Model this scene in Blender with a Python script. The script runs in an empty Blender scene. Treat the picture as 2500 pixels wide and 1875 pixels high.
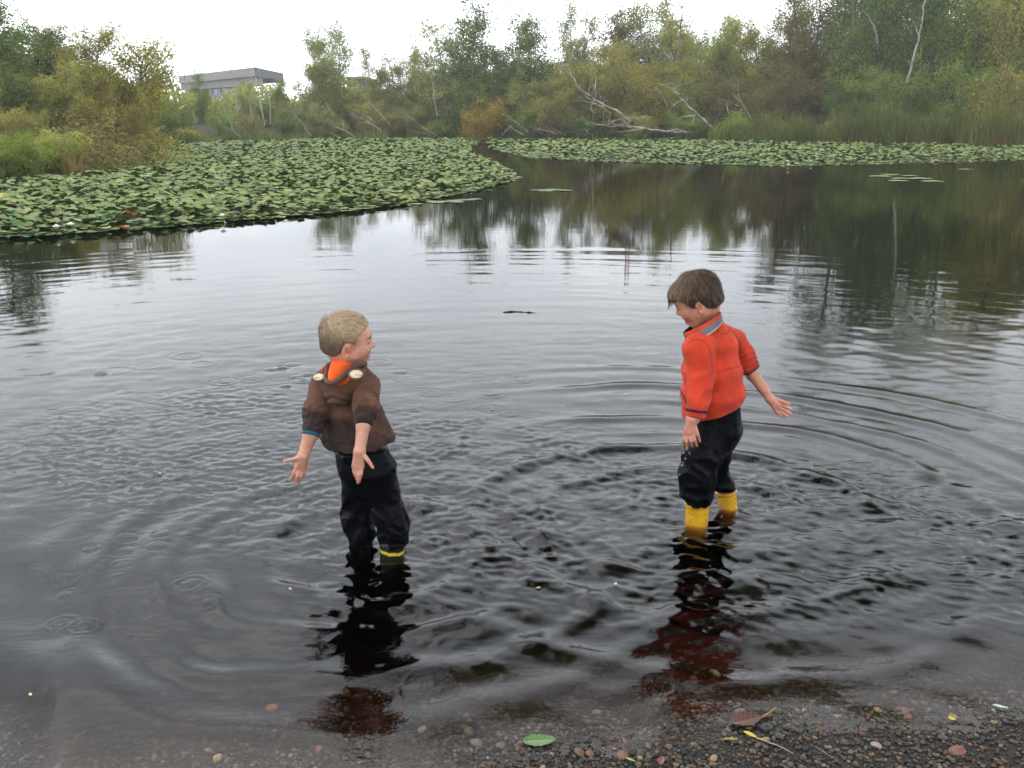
import bpy, math, random, os
import numpy as np
from mathutils import Vector, Matrix

# ------------------------------------------------------------------ camera, sky, sun, exposure
S = bpy.context.scene
COL = S.collection
R = math.radians
CAM_H, PITCH, HFOV = 1.55, R(15.75), R(57.0)
F = 1250.0 / math.tan(HFOV / 2)          # focal length in pixels of the 2500-wide photograph
cam_d = bpy.data.cameras.new('camera')
cam_d.sensor_width = 36.0
cam_d.lens = 18.0 / math.tan(HFOV / 2)
cam_d.clip_start, cam_d.clip_end = 0.05, 6000
cam = bpy.data.objects.new('camera', cam_d)
cam.location = (0, 0, CAM_H)
cam.rotation_euler = (math.pi / 2 - PITCH, 0, 0)
COL.objects.link(cam)
S.camera = cam

SUN_EL, SUN_ROT = R(52), R(150)
world = bpy.data.worlds.new('World')
S.world = world
world.use_nodes = True
wn, wl = world.node_tree.nodes, world.node_tree.links
wn.clear()
w_out = wn.new('ShaderNodeOutputWorld')
w_bg = wn.new('ShaderNodeBackground')
w_bg.inputs['Strength'].default_value = 0.1
w_sky = wn.new('ShaderNodeTexSky')
w_sky.sky_type = 'NISHITA'
w_sky.sun_disc = False
w_sky.sun_elevation, w_sky.sun_rotation = SUN_EL, SUN_ROT
w_tc = wn.new('ShaderNodeTexCoord')
w_sep = wn.new('ShaderNodeSeparateXYZ')
wl.new(w_tc.outputs['Generated'], w_sep.inputs[0])
def wmath(op, a, b=None, c=None):
    n = wn.new('ShaderNodeMath'); n.operation = op
    for i, v in enumerate((a, b, c)):
        if v is None: continue
        if isinstance(v, (int, float)): n.inputs[i].default_value = v
        else: wl.new(v, n.inputs[i])
    return n.outputs[0]
zc = wmath('MAXIMUM', w_sep.outputs['Z'], 0.0)
# overcast sky: an even, thick cloud layer with soft lumps
lum = wmath('MULTIPLY_ADD', zc, -3.0, 26.0)
den = wmath('ADD', zc, 0.22)
cx, cy = wmath('DIVIDE', w_sep.outputs['X'], den), wmath('DIVIDE', w_sep.outputs['Y'], den)
w_com = wn.new('ShaderNodeCombineXYZ')
wl.new(cx, w_com.inputs[0]); wl.new(cy, w_com.inputs[1])
w_n = wn.new('ShaderNodeTexNoise')
w_n.inputs['Scale'].default_value = 1.1
w_n.inputs['Detail'].default_value = 5
w_n.inputs['Roughness'].default_value = 0.55
wl.new(w_com.outputs[0], w_n.inputs['Vector'])
cl = wmath('MULTIPLY_ADD', w_n.outputs['Fac'], 1.05, 0.50)
lum2 = wmath('MULTIPLY', lum, cl)
w_tint = wn.new('ShaderNodeMix'); w_tint.data_type = 'RGBA'
wl.new(wmath('MULTIPLY', w_n.outputs['Fac'], 1.0), w_tint.inputs['Factor'])
w_tint.inputs['A'].default_value = (0.86, 0.94, 1.05, 1)
w_tint.inputs['B'].default_value = (1.0, 1.0, 1.0, 1)
w_mul = wn.new('ShaderNodeVectorMath'); w_mul.operation = 'SCALE'
wl.new(w_tint.outputs['Result'], w_mul.inputs[0]); wl.new(lum2, w_mul.inputs['Scale'])
w_mix = wn.new('ShaderNodeMix'); w_mix.data_type = 'RGBA'
w_mix.inputs['Factor'].default_value = 0.93
wl.new(w_sky.outputs[0], w_mix.inputs['A']); wl.new(w_mul.outputs[0], w_mix.inputs['B'])
wl.new(w_mix.outputs['Result'], w_bg.inputs['Color'])
wl.new(w_bg.outputs[0], w_out.inputs['Surface'])

sun_d = bpy.data.lights.new('sun', 'SUN')
sun_d.energy, sun_d.angle, sun_d.color = 0.6, R(40), (1.0, 0.97, 0.93)
sun = bpy.data.objects.new('sun', sun_d)
sun.rotation_euler = (math.pi / 2 - SUN_EL, 0, math.pi - SUN_ROT + math.pi)
sun.location = (0, 0, 30)
COL.objects.link(sun)

S.view_settings.view_transform = 'Standard'
S.view_settings.look = 'None'
S.view_settings.exposure = 0.0
S.view_settings.gamma = 1.0
S.view_settings.use_curve_mapping = False
S.render.engine = 'CYCLES'
S.cycles.use_denoising = True
S.cycles.max_bounces = 8
S.cycles.transparent_max_bounces = 12
S.cycles.volume_bounces = 0
S.cycles.caustics_reflective = False
S.cycles.sample_clamp_indirect = 4.0

# ------------------------------------------------------------------ pixel <-> world (2500 x 1875 photograph)
CP, SP = math.cos(PITCH), math.sin(PITCH)
def ray(px, py):
    x, y = (px - 1250.0) / F, (937.5 - py) / F
    return np.array([x, CP + y * SP, -SP + y * CP])
def G(px, py, z=0.0):                     # point on the level z seen at a pixel
    d = ray(px, py); t = (z - CAM_H) / d[2]
    return np.array([d[0] * t, d[1] * t, z])
def P(px, py, Y):                         # point at the distance Y seen at a pixel
    d = ray(px, py); t = Y / d[1]
    return np.array([d[0] * t, Y, CAM_H + d[2] * t])
DS = 2500.0 / 2212.0
def GD(x, y, z=0.0): return G(x * DS, y * DS, z)
def PD(x, y, Y): return P(x * DS, y * DS, Y)
def proj(p):                              # world array (n,3) -> pixels of the 2212-wide view
    x = p[:, 0]; dy = p[:, 1]; dz = p[:, 2] - CAM_H
    zf = dy * CP - dz * SP; u = dy * SP + dz * CP
    return np.stack([(1250 + F * x / zf) / DS, (937.5 - F * u / zf) / DS], 1)

# ------------------------------------------------------------------ object helpers
def tag(o, label=None, cat=None, group=None, kind=None):
    if label: o['label'] = label
    if cat: o['category'] = cat
    if group: o['group'] = group
    if kind: o['kind'] = kind
    return o
def link(name, data, parent=None, mat=None):
    o = bpy.data.objects.new(name, data)
    COL.objects.link(o)
    if parent is not None: o.parent = parent
    if mat is not None and data is not None and not data.materials: data.materials.append(mat)
    return o
def empty(name, loc, label=None, cat=None, group=None):
    o = bpy.data.objects.new(name, None)
    o.empty_display_size = 0.1
    o.location = loc
    COL.objects.link(o)
    return tag(o, label, cat, group)
def mesh_np(name, v, f, smooth=True, col=None, tint=None):
    """mesh from arrays; f is (n,3) or (n,4) or a list of such arrays"""
    me = bpy.data.meshes.new(name)
    fs = f if isinstance(f, list) else [f]
    fs = [np.asarray(a, np.int32) for a in fs if len(a)]
    v = np.asarray(v, np.float32)
    nl = sum(a.size for a in fs); nf = sum(len(a) for a in fs)
    me.vertices.add(len(v)); me.loops.add(nl); me.polygons.add(nf)
    me.vertices.foreach_set('co', v.ravel())
    me.loops.foreach_set('vertex_index', np.concatenate([a.ravel() for a in fs]))
    tot = np.concatenate([np.full(len(a), a.shape[1], np.int32) for a in fs])
    st = np.zeros(nf, np.int32); st[1:] = np.cumsum(tot)[:-1]
    me.polygons.foreach_set('loop_start', st)
    try: me.polygons.foreach_set('loop_total', tot)
    except Exception: pass
    me.polygons.foreach_set('use_smooth', np.full(nf, smooth, bool))
    if col is not None:
        a = me.attributes.new('Col', 'FLOAT_COLOR', 'POINT')
        c = np.ones((len(v), 4), np.float32); c[:, :3] = col
        a.data.foreach_set('color', c.ravel())
    if tint is not None:
        a = me.attributes.new('tint', 'FLOAT', 'FACE')
        a.data.foreach_set('value', np.asarray(tint, np.float32))
    me.update(calc_edges=True)
    me.validate()
    return me
def tubes_np(tubes, sides=6):
    """tubes: list of (points (n,3), radii (n)) -> verts, quads"""
    V, Q, off = [], [], 0
    ang = np.linspace(0, 2 * math.pi, sides, endpoint=False)
    for pts, rad in tubes:
        pts = np.asarray(pts, float); n = len(pts)
        rad = np.broadcast_to(np.asarray(rad, float), (n,))
        d = np.gradient(pts, axis=0)
        d /= np.linalg.norm(d, axis=1)[:, None] + 1e-12
        ref = np.array([0.0, 0, 1]) if abs(d[0][2]) < 0.85 else np.array([1.0, 0, 0])
        u = np.cross(d, ref); u /= np.linalg.norm(u, axis=1)[:, None] + 1e-12
        w = np.cross(d, u)
        ring = pts[:, None, :] + rad[:, None, None] * (np.cos(ang)[None, :, None] * u[:, None, :] + np.sin(ang)[None, :, None] * w[:, None, :])
        V.append(ring.reshape(-1, 3))
        i = np.arange(n - 1)[:, None] * sides + np.arange(sides)[None, :]
        j = np.arange(n - 1)[:, None] * sides + (np.arange(sides)[None, :] + 1) % sides
        Q.append(np.stack([i, j, j + sides, i + sides], 2).reshape(-1, 4) + off)
        off += n * sides
    return np.concatenate(V), np.concatenate(Q)
def smooth_line(pts, n):
    pts = np.asarray(pts, float)
    s = np.zeros(len(pts)); s[1:] = np.cumsum(np.linalg.norm(np.diff(pts, axis=0), axis=1))
    t = np.linspace(0, s[-1], n)
    out = np.stack([np.interp(t, s, pts[:, k]) for k in range(pts.shape[1])], 1)
    for _ in range(2):
        out[1:-1] = 0.25 * out[:-2] + 0.5 * out[1:-1] + 0.25 * out[2:]
    return out
def wave_noise(x, y, lo, hi, n, seed, ang=None, spread=math.pi):
    """sum of n plane waves with wavelengths lo..hi, scaled to unit rms slope"""
    rg = np.random.default_rng(seed)
    h = np.zeros_like(x)
    for _ in range(n):
        L = lo * (hi / lo) ** rg.random(); k = 2 * math.pi / L
        a = (rg.random() * 2 * math.pi) if ang is None else ang + (rg.random() * 2 - 1) * spread
        h += np.float32(math.sqrt(2.0 / n) / k) * np.sin(np.float32(k * math.cos(a)) * x + np.float32(k * math.sin(a)) * y + np.float32(rg.random() * 6.283))
    return h
def sstep(a, b, x):
    t = np.clip((x - a) / (b - a), 0, 1); return t * t * (3 - 2 * t)

# ------------------------------------------------------------------ material helpers
class NT:
    def __init__(s, name):
        s.m = bpy.data.materials.new(name); s.m.use_nodes = True
        s.n, s.l = s.m.node_tree.nodes, s.m.node_tree.links
        s.n.clear()
        s.out = s.n.new('ShaderNodeOutputMaterial')
    def node(s, t, **kw):
        n = s.n.new(t)
        for k, v in kw.items(): setattr(n, k, v)
        return n
    def put(s, sock, v):
        if isinstance(v, bpy.types.NodeSocket): s.l.new(v, sock)
        elif v is not None:
            if isinstance(v, tuple) and len(v) == 3 and sock.type == 'RGBA': v = v + (1,)
            sock.default_value = v
    def coord(s, kind='Object'): return s.node('ShaderNodeTexCoord').outputs[kind]
    def mapping(s, vec, scale=(1, 1, 1), rot=(0, 0, 0)):
        n = s.node('ShaderNodeMapping'); s.l.new(vec, n.inputs['Vector'])
        n.inputs['Scale'].default_value = scale; n.inputs['Rotation'].default_value = rot
        return n.outputs[0]
    def noise(s, vec, scale, detail=3, rough=0.5, out='Fac', dist=0.0):
        n = s.node('ShaderNodeTexNoise')
        if vec is not None: s.l.new(vec, n.inputs['Vector'])
        n.inputs['Scale'].default_value = scale; n.inputs['Detail'].default_value = detail
        n.inputs['Roughness'].default_value = rough; n.inputs['Distortion'].default_value = dist
        return n.outputs[out]
    def voro(s, vec, scale, out='Distance', feat='F1'):
        n = s.node('ShaderNodeTexVoronoi', feature=feat)
        s.l.new(vec, n.inputs['Vector']); n.inputs['Scale'].default_value = scale
        return n.outputs[out]
    def ramp(s, fac, stops):
        n = s.node('ShaderNodeValToRGB'); s.put(n.inputs[0], fac)
        e = n.color_ramp.elements
        while len(e) < len(stops): e.new(0.5)
        for i, (p, c) in enumerate(stops):
            e[i].position = p
            e[i].color = (c, c, c, 1) if isinstance(c, (int, float)) else tuple(c) + (1,)
        return n.outputs[0]
    def mix(s, fac, a, b, blend='MIX'):
        n = s.node('ShaderNodeMix', data_type='RGBA', blend_type=blend)
        s.put(n.inputs['Factor'], fac); s.put(n.inputs['A'], a); s.put(n.inputs['B'], b)
        return n.outputs['Result']
    def math(s, op, a, b=None):
        n = s.node('ShaderNodeMath', operation=op)
        s.put(n.inputs[0], a)
        if b is not None: s.put(n.inputs[1], b)
        return n.outputs[0]
    def attr(s, name, out='Color'):
        return s.node('ShaderNodeAttribute', attribute_name=name).outputs[out]
    def rnd(s): return s.node('ShaderNodeObjectInfo').outputs['Random']
    def bump(s, h, strength, dist=0.01, normal=None):
        n = s.node('ShaderNodeBump'); s.put(n.inputs['Height'], h)
        n.inputs['Strength'].default_value = strength; n.inputs['Distance'].default_value = dist
        if normal is not None: s.l.new(normal, n.inputs['Normal'])
        return n.outputs[0]
    def bsdf(s, color, rough=0.6, normal=None, spec=0.5, **kw):
        n = s.node('ShaderNodeBsdfPrincipled')
        s.put(n.inputs['Base Color'], color); s.put(n.inputs['Roughness'], rough)
        n.inputs['Specular IOR Level'].default_value = spec
        if normal is not None: s.l.new(normal, n.inputs['Normal'])
        for k, v in kw.items(): s.put(n.inputs[k.replace('_', ' ')], v)
        s.l.new(n.outputs[0], s.out.inputs['Surface'])
        return n

def mat_cloth(name, rough=0.85, scale=900, bump=0.25, sheen=0.3, col=None, var=0.25):
    t = NT(name); c = t.coord()
    base = col if col is not None else t.attr('Col')
    n1 = t.noise(c, 14, 4, 0.6)
    base = t.mix(1.0, base, t.ramp(n1, [(0.3, 1 - var), (0.7, 1 + var * 0.6)]), 'MULTIPLY')
    nf = t.noise(c, scale, 2, 0.7)
    base = t.mix(1.0, base, t.ramp(nf, [(0.25, 0.72), (0.75, 1.22)]), 'MULTIPLY')
    nrm = t.bump(t.math('ADD', nf, t.math('MULTIPLY', n1, 1.2)), bump, 0.004)
    t.bsdf(base, rough, nrm, 0.25, Sheen_Weight=sheen, Sheen_Roughness=0.5)
    return t.m
# ------------------------------------------------------------------ terrain and water
LEFT_C = (-0.55, 3.23); RIGHT_C = (0.66, 3.52)      # where the two children stand
def shore_y(x):                                       # edge of the gravel beach
    return 1.955 + 0.14 * (np.clip(x, -6, 6) + 0.2) + 0.03 * np.sin(x * 3.1) + 0.018 * np.sin(x * 9.0 + 1)
# distance of the far bank's foot by direction t = x / y
BT = np.array([-1.2, -0.62, -0.52, -0.445, -0.425, -0.40, -0.375, -0.33, -0.26, -0.18, -0.05, 0.1, 0.28, 0.42, 0.55, 0.7, 1.2])
BD = np.array([22.0, 22.5, 23.5, 27.0, 31.0, 44.0, 52.0, 58.0, 64.0, 69.0, 72.0, 71.0, 68.0, 62.0, 57.0, 52.0, 50.0])
def bank_d(t): return np.interp(t, BT, BD)
def ground_z(x, y):
    x = np.asarray(x, float); y = np.asarray(y, float)
    d = y - shore_y(x)
    near = np.where(d > 0, -0.075 * d - 0.095 * np.maximum(d - 0.45, 0) - 0.02 * np.maximum(d - 1.0, 0) ** 1.3, -0.10 * d + 0.01 * np.minimum(-d, 3.0) ** 2)
    near = np.where(d < 0, np.minimum(near, 1.2), np.maximum(near, -1.5))
    yy = np.maximum(y, 0.1)
    e = yy - bank_d(x / yy)
    far = -1.5 + 1.65 * sstep(-5, 0.5, e) + 0.9 * sstep(0, 12, e) + 1.6 * sstep(10, 70, e)
    far = far + 0.12 * np.sin(x * 0.7) * np.sin(y * 0.5) * sstep(0, 5, e)
    return np.where(y < 12, near, np.maximum(far, -1.5))

def fan_grid(ys, half, nx):
    u = np.linspace(-1, 1, nx)
    Y = np.repeat(ys[:, None], nx, 1)
    X = u[None, :] * half(ys)[:, None]
    ny = len(ys)
    i = np.arange(ny - 1)[:, None] * nx + np.arange(nx - 1)[None, :]
    q = np.stack([i, i + 1, i + nx + 1, i + nx], 2).reshape(-1, 4)
    return X, Y, q

# ground: one sheet from behind the camera out to the horizon
ys = np.concatenate([np.linspace(-40, -1, 14), np.linspace(-0.8, 1.5, 12), 1.5 + np.cumsum(np.full(130, 0.02)), 4.2 + np.cumsum(np.linspace(0.05, 0.5, 30)), np.linspace(13, 100, 130), 100 * 1.12 ** np.arange(1, 32)])
X, Y, q = fan_grid(ys, lambda y: 4.0 + 1.05 * np.abs(y), 200)
Z = ground_z(X, Y)
near_w = np.exp(-np.maximum(Y - 3.5, 0) * 2) * sstep(0.5, 1.6, Y)
Z = Z + near_w * 0.006 * wave_noise(X.astype(np.float32), Y.astype(np.float32), 0.12, 0.5, 24, 5) * 1.3
me = mesh_np('ground', np.stack([X, Y, Z], 2).reshape(-1, 3), q)
t = NT('gravel_and_earth'); c = t.coord()
v1 = t.node('ShaderNodeTexVoronoi'); t.l.new(c, v1.inputs['Vector']); v1.inputs['Scale'].default_value = 95
v2 = t.node('ShaderNodeTexVoronoi'); t.l.new(c, v2.inputs['Vector']); v2.inputs['Scale'].default_value = 230
pal = [(0.0, (0.007, 0.0065, 0.006)), (0.25, (0.018, 0.015, 0.012)), (0.45, (0.011, 0.011, 0.011)), (0.62, (0.034, 0.023, 0.015)), (0.8, (0.020, 0.017, 0.015)), (0.93, (0.06, 0.037, 0.02)), (1.0, (0.075, 0.065, 0.055))]
sc1 = t.node('ShaderNodeSeparateColor'); t.l.new(v1.outputs['Color'], sc1.inputs[0])
sc2 = t.node('ShaderNodeSeparateColor'); t.l.new(v2.outputs['Color'], sc2.inputs[0])
c1, c2 = t.ramp(sc1.outputs[0], pal), t.ramp(sc2.outputs[1], pal)
gsel = t.ramp(t.noise(c, 18, 3), [(0.42, 0), (0.58, 1)])
grav = t.mix(gsel, c1, c2)
earth = t.ramp(t.noise(c, 0.8, 6, 0.65), [(0.3, (0.020, 0.017, 0.010)), (0.55, (0.035, 0.04, 0.014)), (0.75, (0.05, 0.042, 0.02))])
sp = t.node('ShaderNodeSeparateXYZ'); t.l.new(c, sp.inputs[0])
farf = t.ramp(t.math('MULTIPLY', sp.outputs['Y'], 0.05), [(0.5, 0), (0.8, 1)])
colr = t.mix(farf, grav, earth)
hgt = t.math('SUBTRACT', 1.0, t.math('MINIMUM', v1.outputs['Distance'], v2.outputs['Distance']))
t.bsdf(colr, t.mix(farf, (0.6, 0.6, 0.6), (0.9, 0.9, 0.9)), t.bump(hgt, 0.8, 0.012), 0.25)
ground = tag(link('ground', me, None, t.m), kind='structure')

# water surface: rings spreading from the two children, splash chop, drop rings
rows = [1.05]
while rows[-1] < 11.5: rows.append(rows[-1] * 1.0030 + 0.0003)
while rows[-1] < 125: rows.append(rows[-1] * 1.025)
ys = np.array(rows)
NXW = 540
X, Y, q = fan_grid(ys, lambda y: 0.75 + 0.64 * y, NXW)
x, y = X.astype(np.float32), Y.astype(np.float32)
dy = np.gradient(ys)[:, None].astype(np.float32)
h = np.zeros_like(x)
wx = x + 0.05 * wave_noise(x, y, 0.6, 2.0, 10, 41); wy = y + 0.05 * wave_noise(x, y, 0.6, 2.0, 10, 42)
def rings(cx, cy, lam, slope, r0, r1, seed, fall=0.6, phase=0.0):
    global h
    r = np.sqrt((wx - cx) ** 2 + (wy - cy) ** 2)
    k = 2 * math.pi / lam
    env = sstep(r0 * 0.6, r0, r) * (1 - sstep(r1 * 0.75, r1, r)) * (np.maximum(r, 0.3) / max(r0, 0.3)) ** (-fall)
    th = np.arctan2(wy - cy, wx - cx)
    rg = np.random.default_rng(seed)
    mod = 0.7 + 0.3 * np.sin(th * 3 + rg.random() * 6) + 0.25 * np.sin(th * 7 + r * 2.0 + rg.random() * 6)
    res = 1 - sstep(0.16, 0.34, dy / lam)
    h += (slope / k) * env * mod * res * np.sin(k * r + phase)
rl, rr = LEFT_C, RIGHT_C
# broad swells leaving the children
rings(rr[0], rr[1], 0.42, 0.07, 0.35, 2.6, 1, 0.8, 1.0)
rings(rr[0], rr[1], 0.27, 0.05, 0.30, 3.2, 2, 0.9, 2.0)
rings(rr[0] + 0.1, rr[1] - 0.1, 0.15, 0.05, 0.25, 2.2, 3, 0.7)
rings(rl[0], rl[1], 0.36, 0.07, 0.25, 2.3, 4, 0.8, 0.4)
rings(rl[0] + 0.05, rl[1], 0.20, 0.10, 0.2, 1.6, 5, 0.7)
rings(rl[0] + 0.2, rl[1] - 0.1, 0.11, 0.05, 0.2, 1.2, 6, 0.6)
def ridge(cx, cy, r0, wd, slope, a0, a1, seed):
    """one travelling crest: a thin raised ring, strongest between two directions"""
    global h
    rg_ = np.random.default_rng(seed)
    th = np.arctan2(wy - cy, wx - cx)
    r = np.sqrt((wx - cx) ** 2 + (wy - cy) ** 2) + 0.018 * np.sin(th * 5 + rg_.random() * 6) + 0.010 * np.sin(th * 13 + rg_.random() * 6)
    mid, half = (a0 + a1) / 2, (a1 - a0) / 2
    dth = np.abs((th - mid + math.pi) % (2 * math.pi) - math.pi)
    env = (1 - sstep(half * 0.75, half * 1.25, dth)) * (0.75 + 0.25 * np.sin(th * 9 + rg_.random() * 6))
    q_ = (r - r0) / wd
    h += slope * wd * 1.16 * env * (np.exp(-q_ ** 2) - 0.45 * np.exp(-((r - r0 + 1.7 * wd) / (1.2 * wd)) ** 2))
PI = math.pi
for a in [(0.52, 0.035, 0.16, -PI, PI), (0.84, 0.045, 0.24, 0.0, PI), (1.05, 0.03, 0.10, -0.5, PI + 0.5), (1.32, 0.045, 0.15, -0.9, 2.0), (1.60, 0.04, 0.13, -1.2, 1.6), (1.92, 0.055, 0.17, -0.6, 1.9), (2.35, 0.05, 0.10, -0.8, 1.9), (0.78, 0.05, 0.16, -PI, -0.2), (1.15, 0.06, 0.15, -2.6, -0.6)]:
    ridge(rr[0] + 0.02, rr[1], *a, seed=int(a[0] * 100))
for a in [(0.40, 0.035, 0.17, -PI, PI), (0.62, 0.04, 0.18, -2.9, 0.6), (0.88, 0.05, 0.16, -2.4, 0.3), (1.12, 0.055, 0.13, -2.0, 0.2), (0.75, 0.04, 0.14, 2.2, 3.9), (1.02, 0.05, 0.12, 2.6, 4.2)]:
    ridge(rl[0] + 0.03, rl[1], *a, seed=int(a[0] * 100) + 7)
# old ripples far out on the pond
rings(0.2, 3.4, 0.55, 0.006, 1.5, 60, 7, 0.10)
rings(0.5, 3.3, 0.33, 0.008, 1.4, 40, 8, 0.18)
rings(-0.3, 3.6, 0.23, 0.009, 1.2, 22, 9, 0.30)
rings(0.9, 3.1, 0.16, 0.008, 1.2, 14, 10, 0.30)
h += 0.003 * wave_noise(x, y, 0.25, 0.9, 30, 11, math.pi / 2, 0.5) * (1 - sstep(0.1, 0.3, dy / 0.4))
def blob(cx, cy, rx, ry, soft=0.5, rot=0.0):
    dx_, dy_ = x - cx, y - cy
    a = dx_ * math.cos(rot) + dy_ * math.sin(rot); b = -dx_ * math.sin(rot) + dy_ * math.cos(rot)
    return 1 - sstep(1 - soft, 1 + soft * 0.35, np.sqrt((a / rx) ** 2 + (b / ry) ** 2))
patch = 0.5 + 0.5 * np.tanh(2.2 * wave_noise(x, y, 0.5, 1.4, 14, 20) * 6)
za, zb = GD(500, 950), GD(720, 900)
m_splash = np.maximum(blob(za[0], za[1], 1.25, 1.1, 0.5), 0.9 * blob(-0.45, 4.0, 1.2, 1.1, 0.6))
m_left = blob(rl[0] + 0.15, rl[1] - 0.05, 0.95, 0.8, 0.7)
m_mid = blob(0.15, 3.2, 1.5, 0.75, 0.7)
m_right = blob(rr[0] + 0.15, rr[1] + 0.0, 1.5, 0.9, 0.6)
m_rr = blob(1.55, 3.3, 1.0, 0.9, 0.7)
m_calm = blob(GD(200, 1350)[0], GD(200, 1350)[1], 0.95, 0.75, 0.5)
shal = sstep(0.0, 0.5, y - shore_y(x).astype(np.float32))
k1 = np.clip((0.17 * m_splash + 0.11 * m_left + 0.075 * m_mid + 0.11 * m_right + 0.06 * m_rr) * (1 - 0.9 * m_calm), 0, 0.18)
k2 = np.clip((0.06 * m_splash + 0.05 * m_left + 0.033 * m_mid + 0.033 * m_right + 0.025 * m_rr) * (1 - 0.95 * m_calm), 0, 0.07)
k3 = np.clip((0.03 * m_left + 0.03 * m_mid + 0.015 * m_right + 0.05 * m_rr) * (1 - 0.9 * m_calm), 0, 0.06)
fine = wave_noise(x, y, 0.034, 0.080, 70, 21, math.pi / 2, 1.25)
chop = wave_noise(x, y, 0.065, 0.15, 60, 22, math.pi / 2 - 0.1, 1.0)
long_ = wave_noise(x, y, 0.16, 0.34, 40, 23, math.pi / 2 + 0.15, 0.7)
h += (k1 * (0.45 + 0.75 * patch) * fine + k2 * (0.6 + 0.5 * patch) * chop + k3 * long_) * (0.25 + 0.75 * shal)
h += 0.075 * m_calm * wave_noise(x, y, 0.30, 0.75, 14, 24, 0.9, 0.7) * (0.4 + 0.6 * shal)
h += 0.018 * shal * (1 - sstep(5, 9, y)) * wave_noise(x, y, 0.10, 0.4, 30, 25)
h += 0.05 * blob(0.5, 2.45, 1.6, 0.4, 0.6) * wave_noise(x, y, 0.09, 0.3, 30, 26, math.pi / 2, 0.9)
def drop(px, py, rpx, amp=1.0, inner=True):
    global h
    c0 = GD(px, py); Rr = abs(GD(px + rpx, py)[0] - c0[0])
    iy0, iy1 = np.searchsorted(ys, [c0[1] - 2.2 * Rr - 0.05, c0[1] + 2.2 * Rr + 0.05])
    xx, yy = x[iy0:iy1], y[iy0:iy1]
    r = np.sqrt((xx - c0[0]) ** 2 + (yy - c0[1]) ** 2)
    lam = max(0.022, 0.34 * Rr, 3.2 * float(np.gradient(ys)[iy0]))
    g = np.exp(-((r - Rr) / (0.55 * lam)) ** 2) * np.cos(2 * math.pi * (r - Rr) / lam)
    if inner: g = g + 0.8 * np.exp(-((r - 0.45 * Rr) / (0.5 * lam)) ** 2) * np.cos(2 * math.pi * (r - 0.45 * Rr) / lam)
    if amp > 1.3: g = g + 1.6 * np.exp(-(r / (0.28 * Rr)) ** 2)
    h[iy0:iy1] += 0.46 * amp * lam / (2 * math.pi) * g
for a in [(405, 768, 30, .6, False), (437, 786, 26, .5, False), (1120, 820, 28, .9), (1033, 815, 30, .6, False), (1060, 850, 34, .6), (590, 797, 12, 1.5), (610, 795, 8, 1.8), (633, 787, 12, 1.2), (485, 826, 22, 1.5), (655, 822, 18, 1.6), (545, 820, 22, 1.0),
          (410, 1262, 33, 1.6), (447, 1304, 25, 1.8), (130, 1344, 30, 1.0), (180, 1353, 34, .7), (322, 1313, 38, .45), (304, 1288, 22, .6), (148, 1280, 18, 1.4), (130, 1250, 20, 1.2), (198, 1186, 13, 1.9), (275, 1161, 16, 1.7), (340, 1182, 16, 1.9), (345, 1155, 14, 1.4), (270, 1190, 14, 1.5), (225, 1214, 22, .9), (262, 1218, 18, 1.2), (250, 1248, 14, 1.2), (205, 1225, 22, .6), (150, 1148, 58, .3, False),
          (820, 757, 22, .7), (815, 782, 28, .8), (865, 803, 14, 1.4), (880, 818, 22, .6), (905, 830, 26, .7), (930, 850, 20, .8), (1060, 885, 40, .4), (410, 1245, 14, .7), (560, 1090, 26, .5), (1005, 1405, 70, .35), (1140, 1425, 60, .3), (930, 1480, 60, .3), (1820, 1470, 60, .35), (1700, 1500, 50, .35), (1420, 1480, 40, .3), (980, 862, 22, .8), (250, 800, 34, .5, False), (320, 790, 30, .4, False), (700, 800, 16, 1.0)]:
    drop(*a)
rg = np.random.default_rng(77)
for _ in range(46):
    px, py = rg.uniform(180, 760), rg.uniform(800, 1090)
    if px > 640 and py > 850: continue
    drop(px, py, rg.uniform(8, 20), rg.uniform(0.7, 1.9))
for _ in range(14): drop(rg.uniform(880, 1120), rg.uniform(840, 1010), rg.uniform(9, 20), rg.uniform(0.5, 1.3))
edge = np.minimum(sstep(0.0, 0.02, (1 - np.abs(np.linspace(-1, 1, NXW)))[None, :]), 1)
h *= edge * sstep(1.05, 1.2, y) * (1 - sstep(100, 120, y))
surf = np.stack([X, Y, h], 2).reshape(-1, 3)
n0 = len(surf); ny = len(ys)
bd = np.concatenate([np.arange(NXW), np.arange(1, ny) * NXW + NXW - 1, (ny - 1) * NXW + np.arange(NXW - 2, -1, -1), np.arange(ny - 2, 0, -1) * NXW])
low = surf[bd].copy(); low[:, 2] = -4.0
nb = len(bd); a = np.arange(nb); b = (a + 1) % nb
side = np.stack([bd[a], n0 + a, n0 + b, bd[b]], 1)
verts = np.concatenate([surf, low, [[0, 60, -4.0]]])
base = np.stack([n0 + a, np.full(nb, n0 + nb), n0 + b], 1)
me = mesh_np('water', verts, [q, side, base])
t = NT('pond_water'); c = t.coord()
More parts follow.
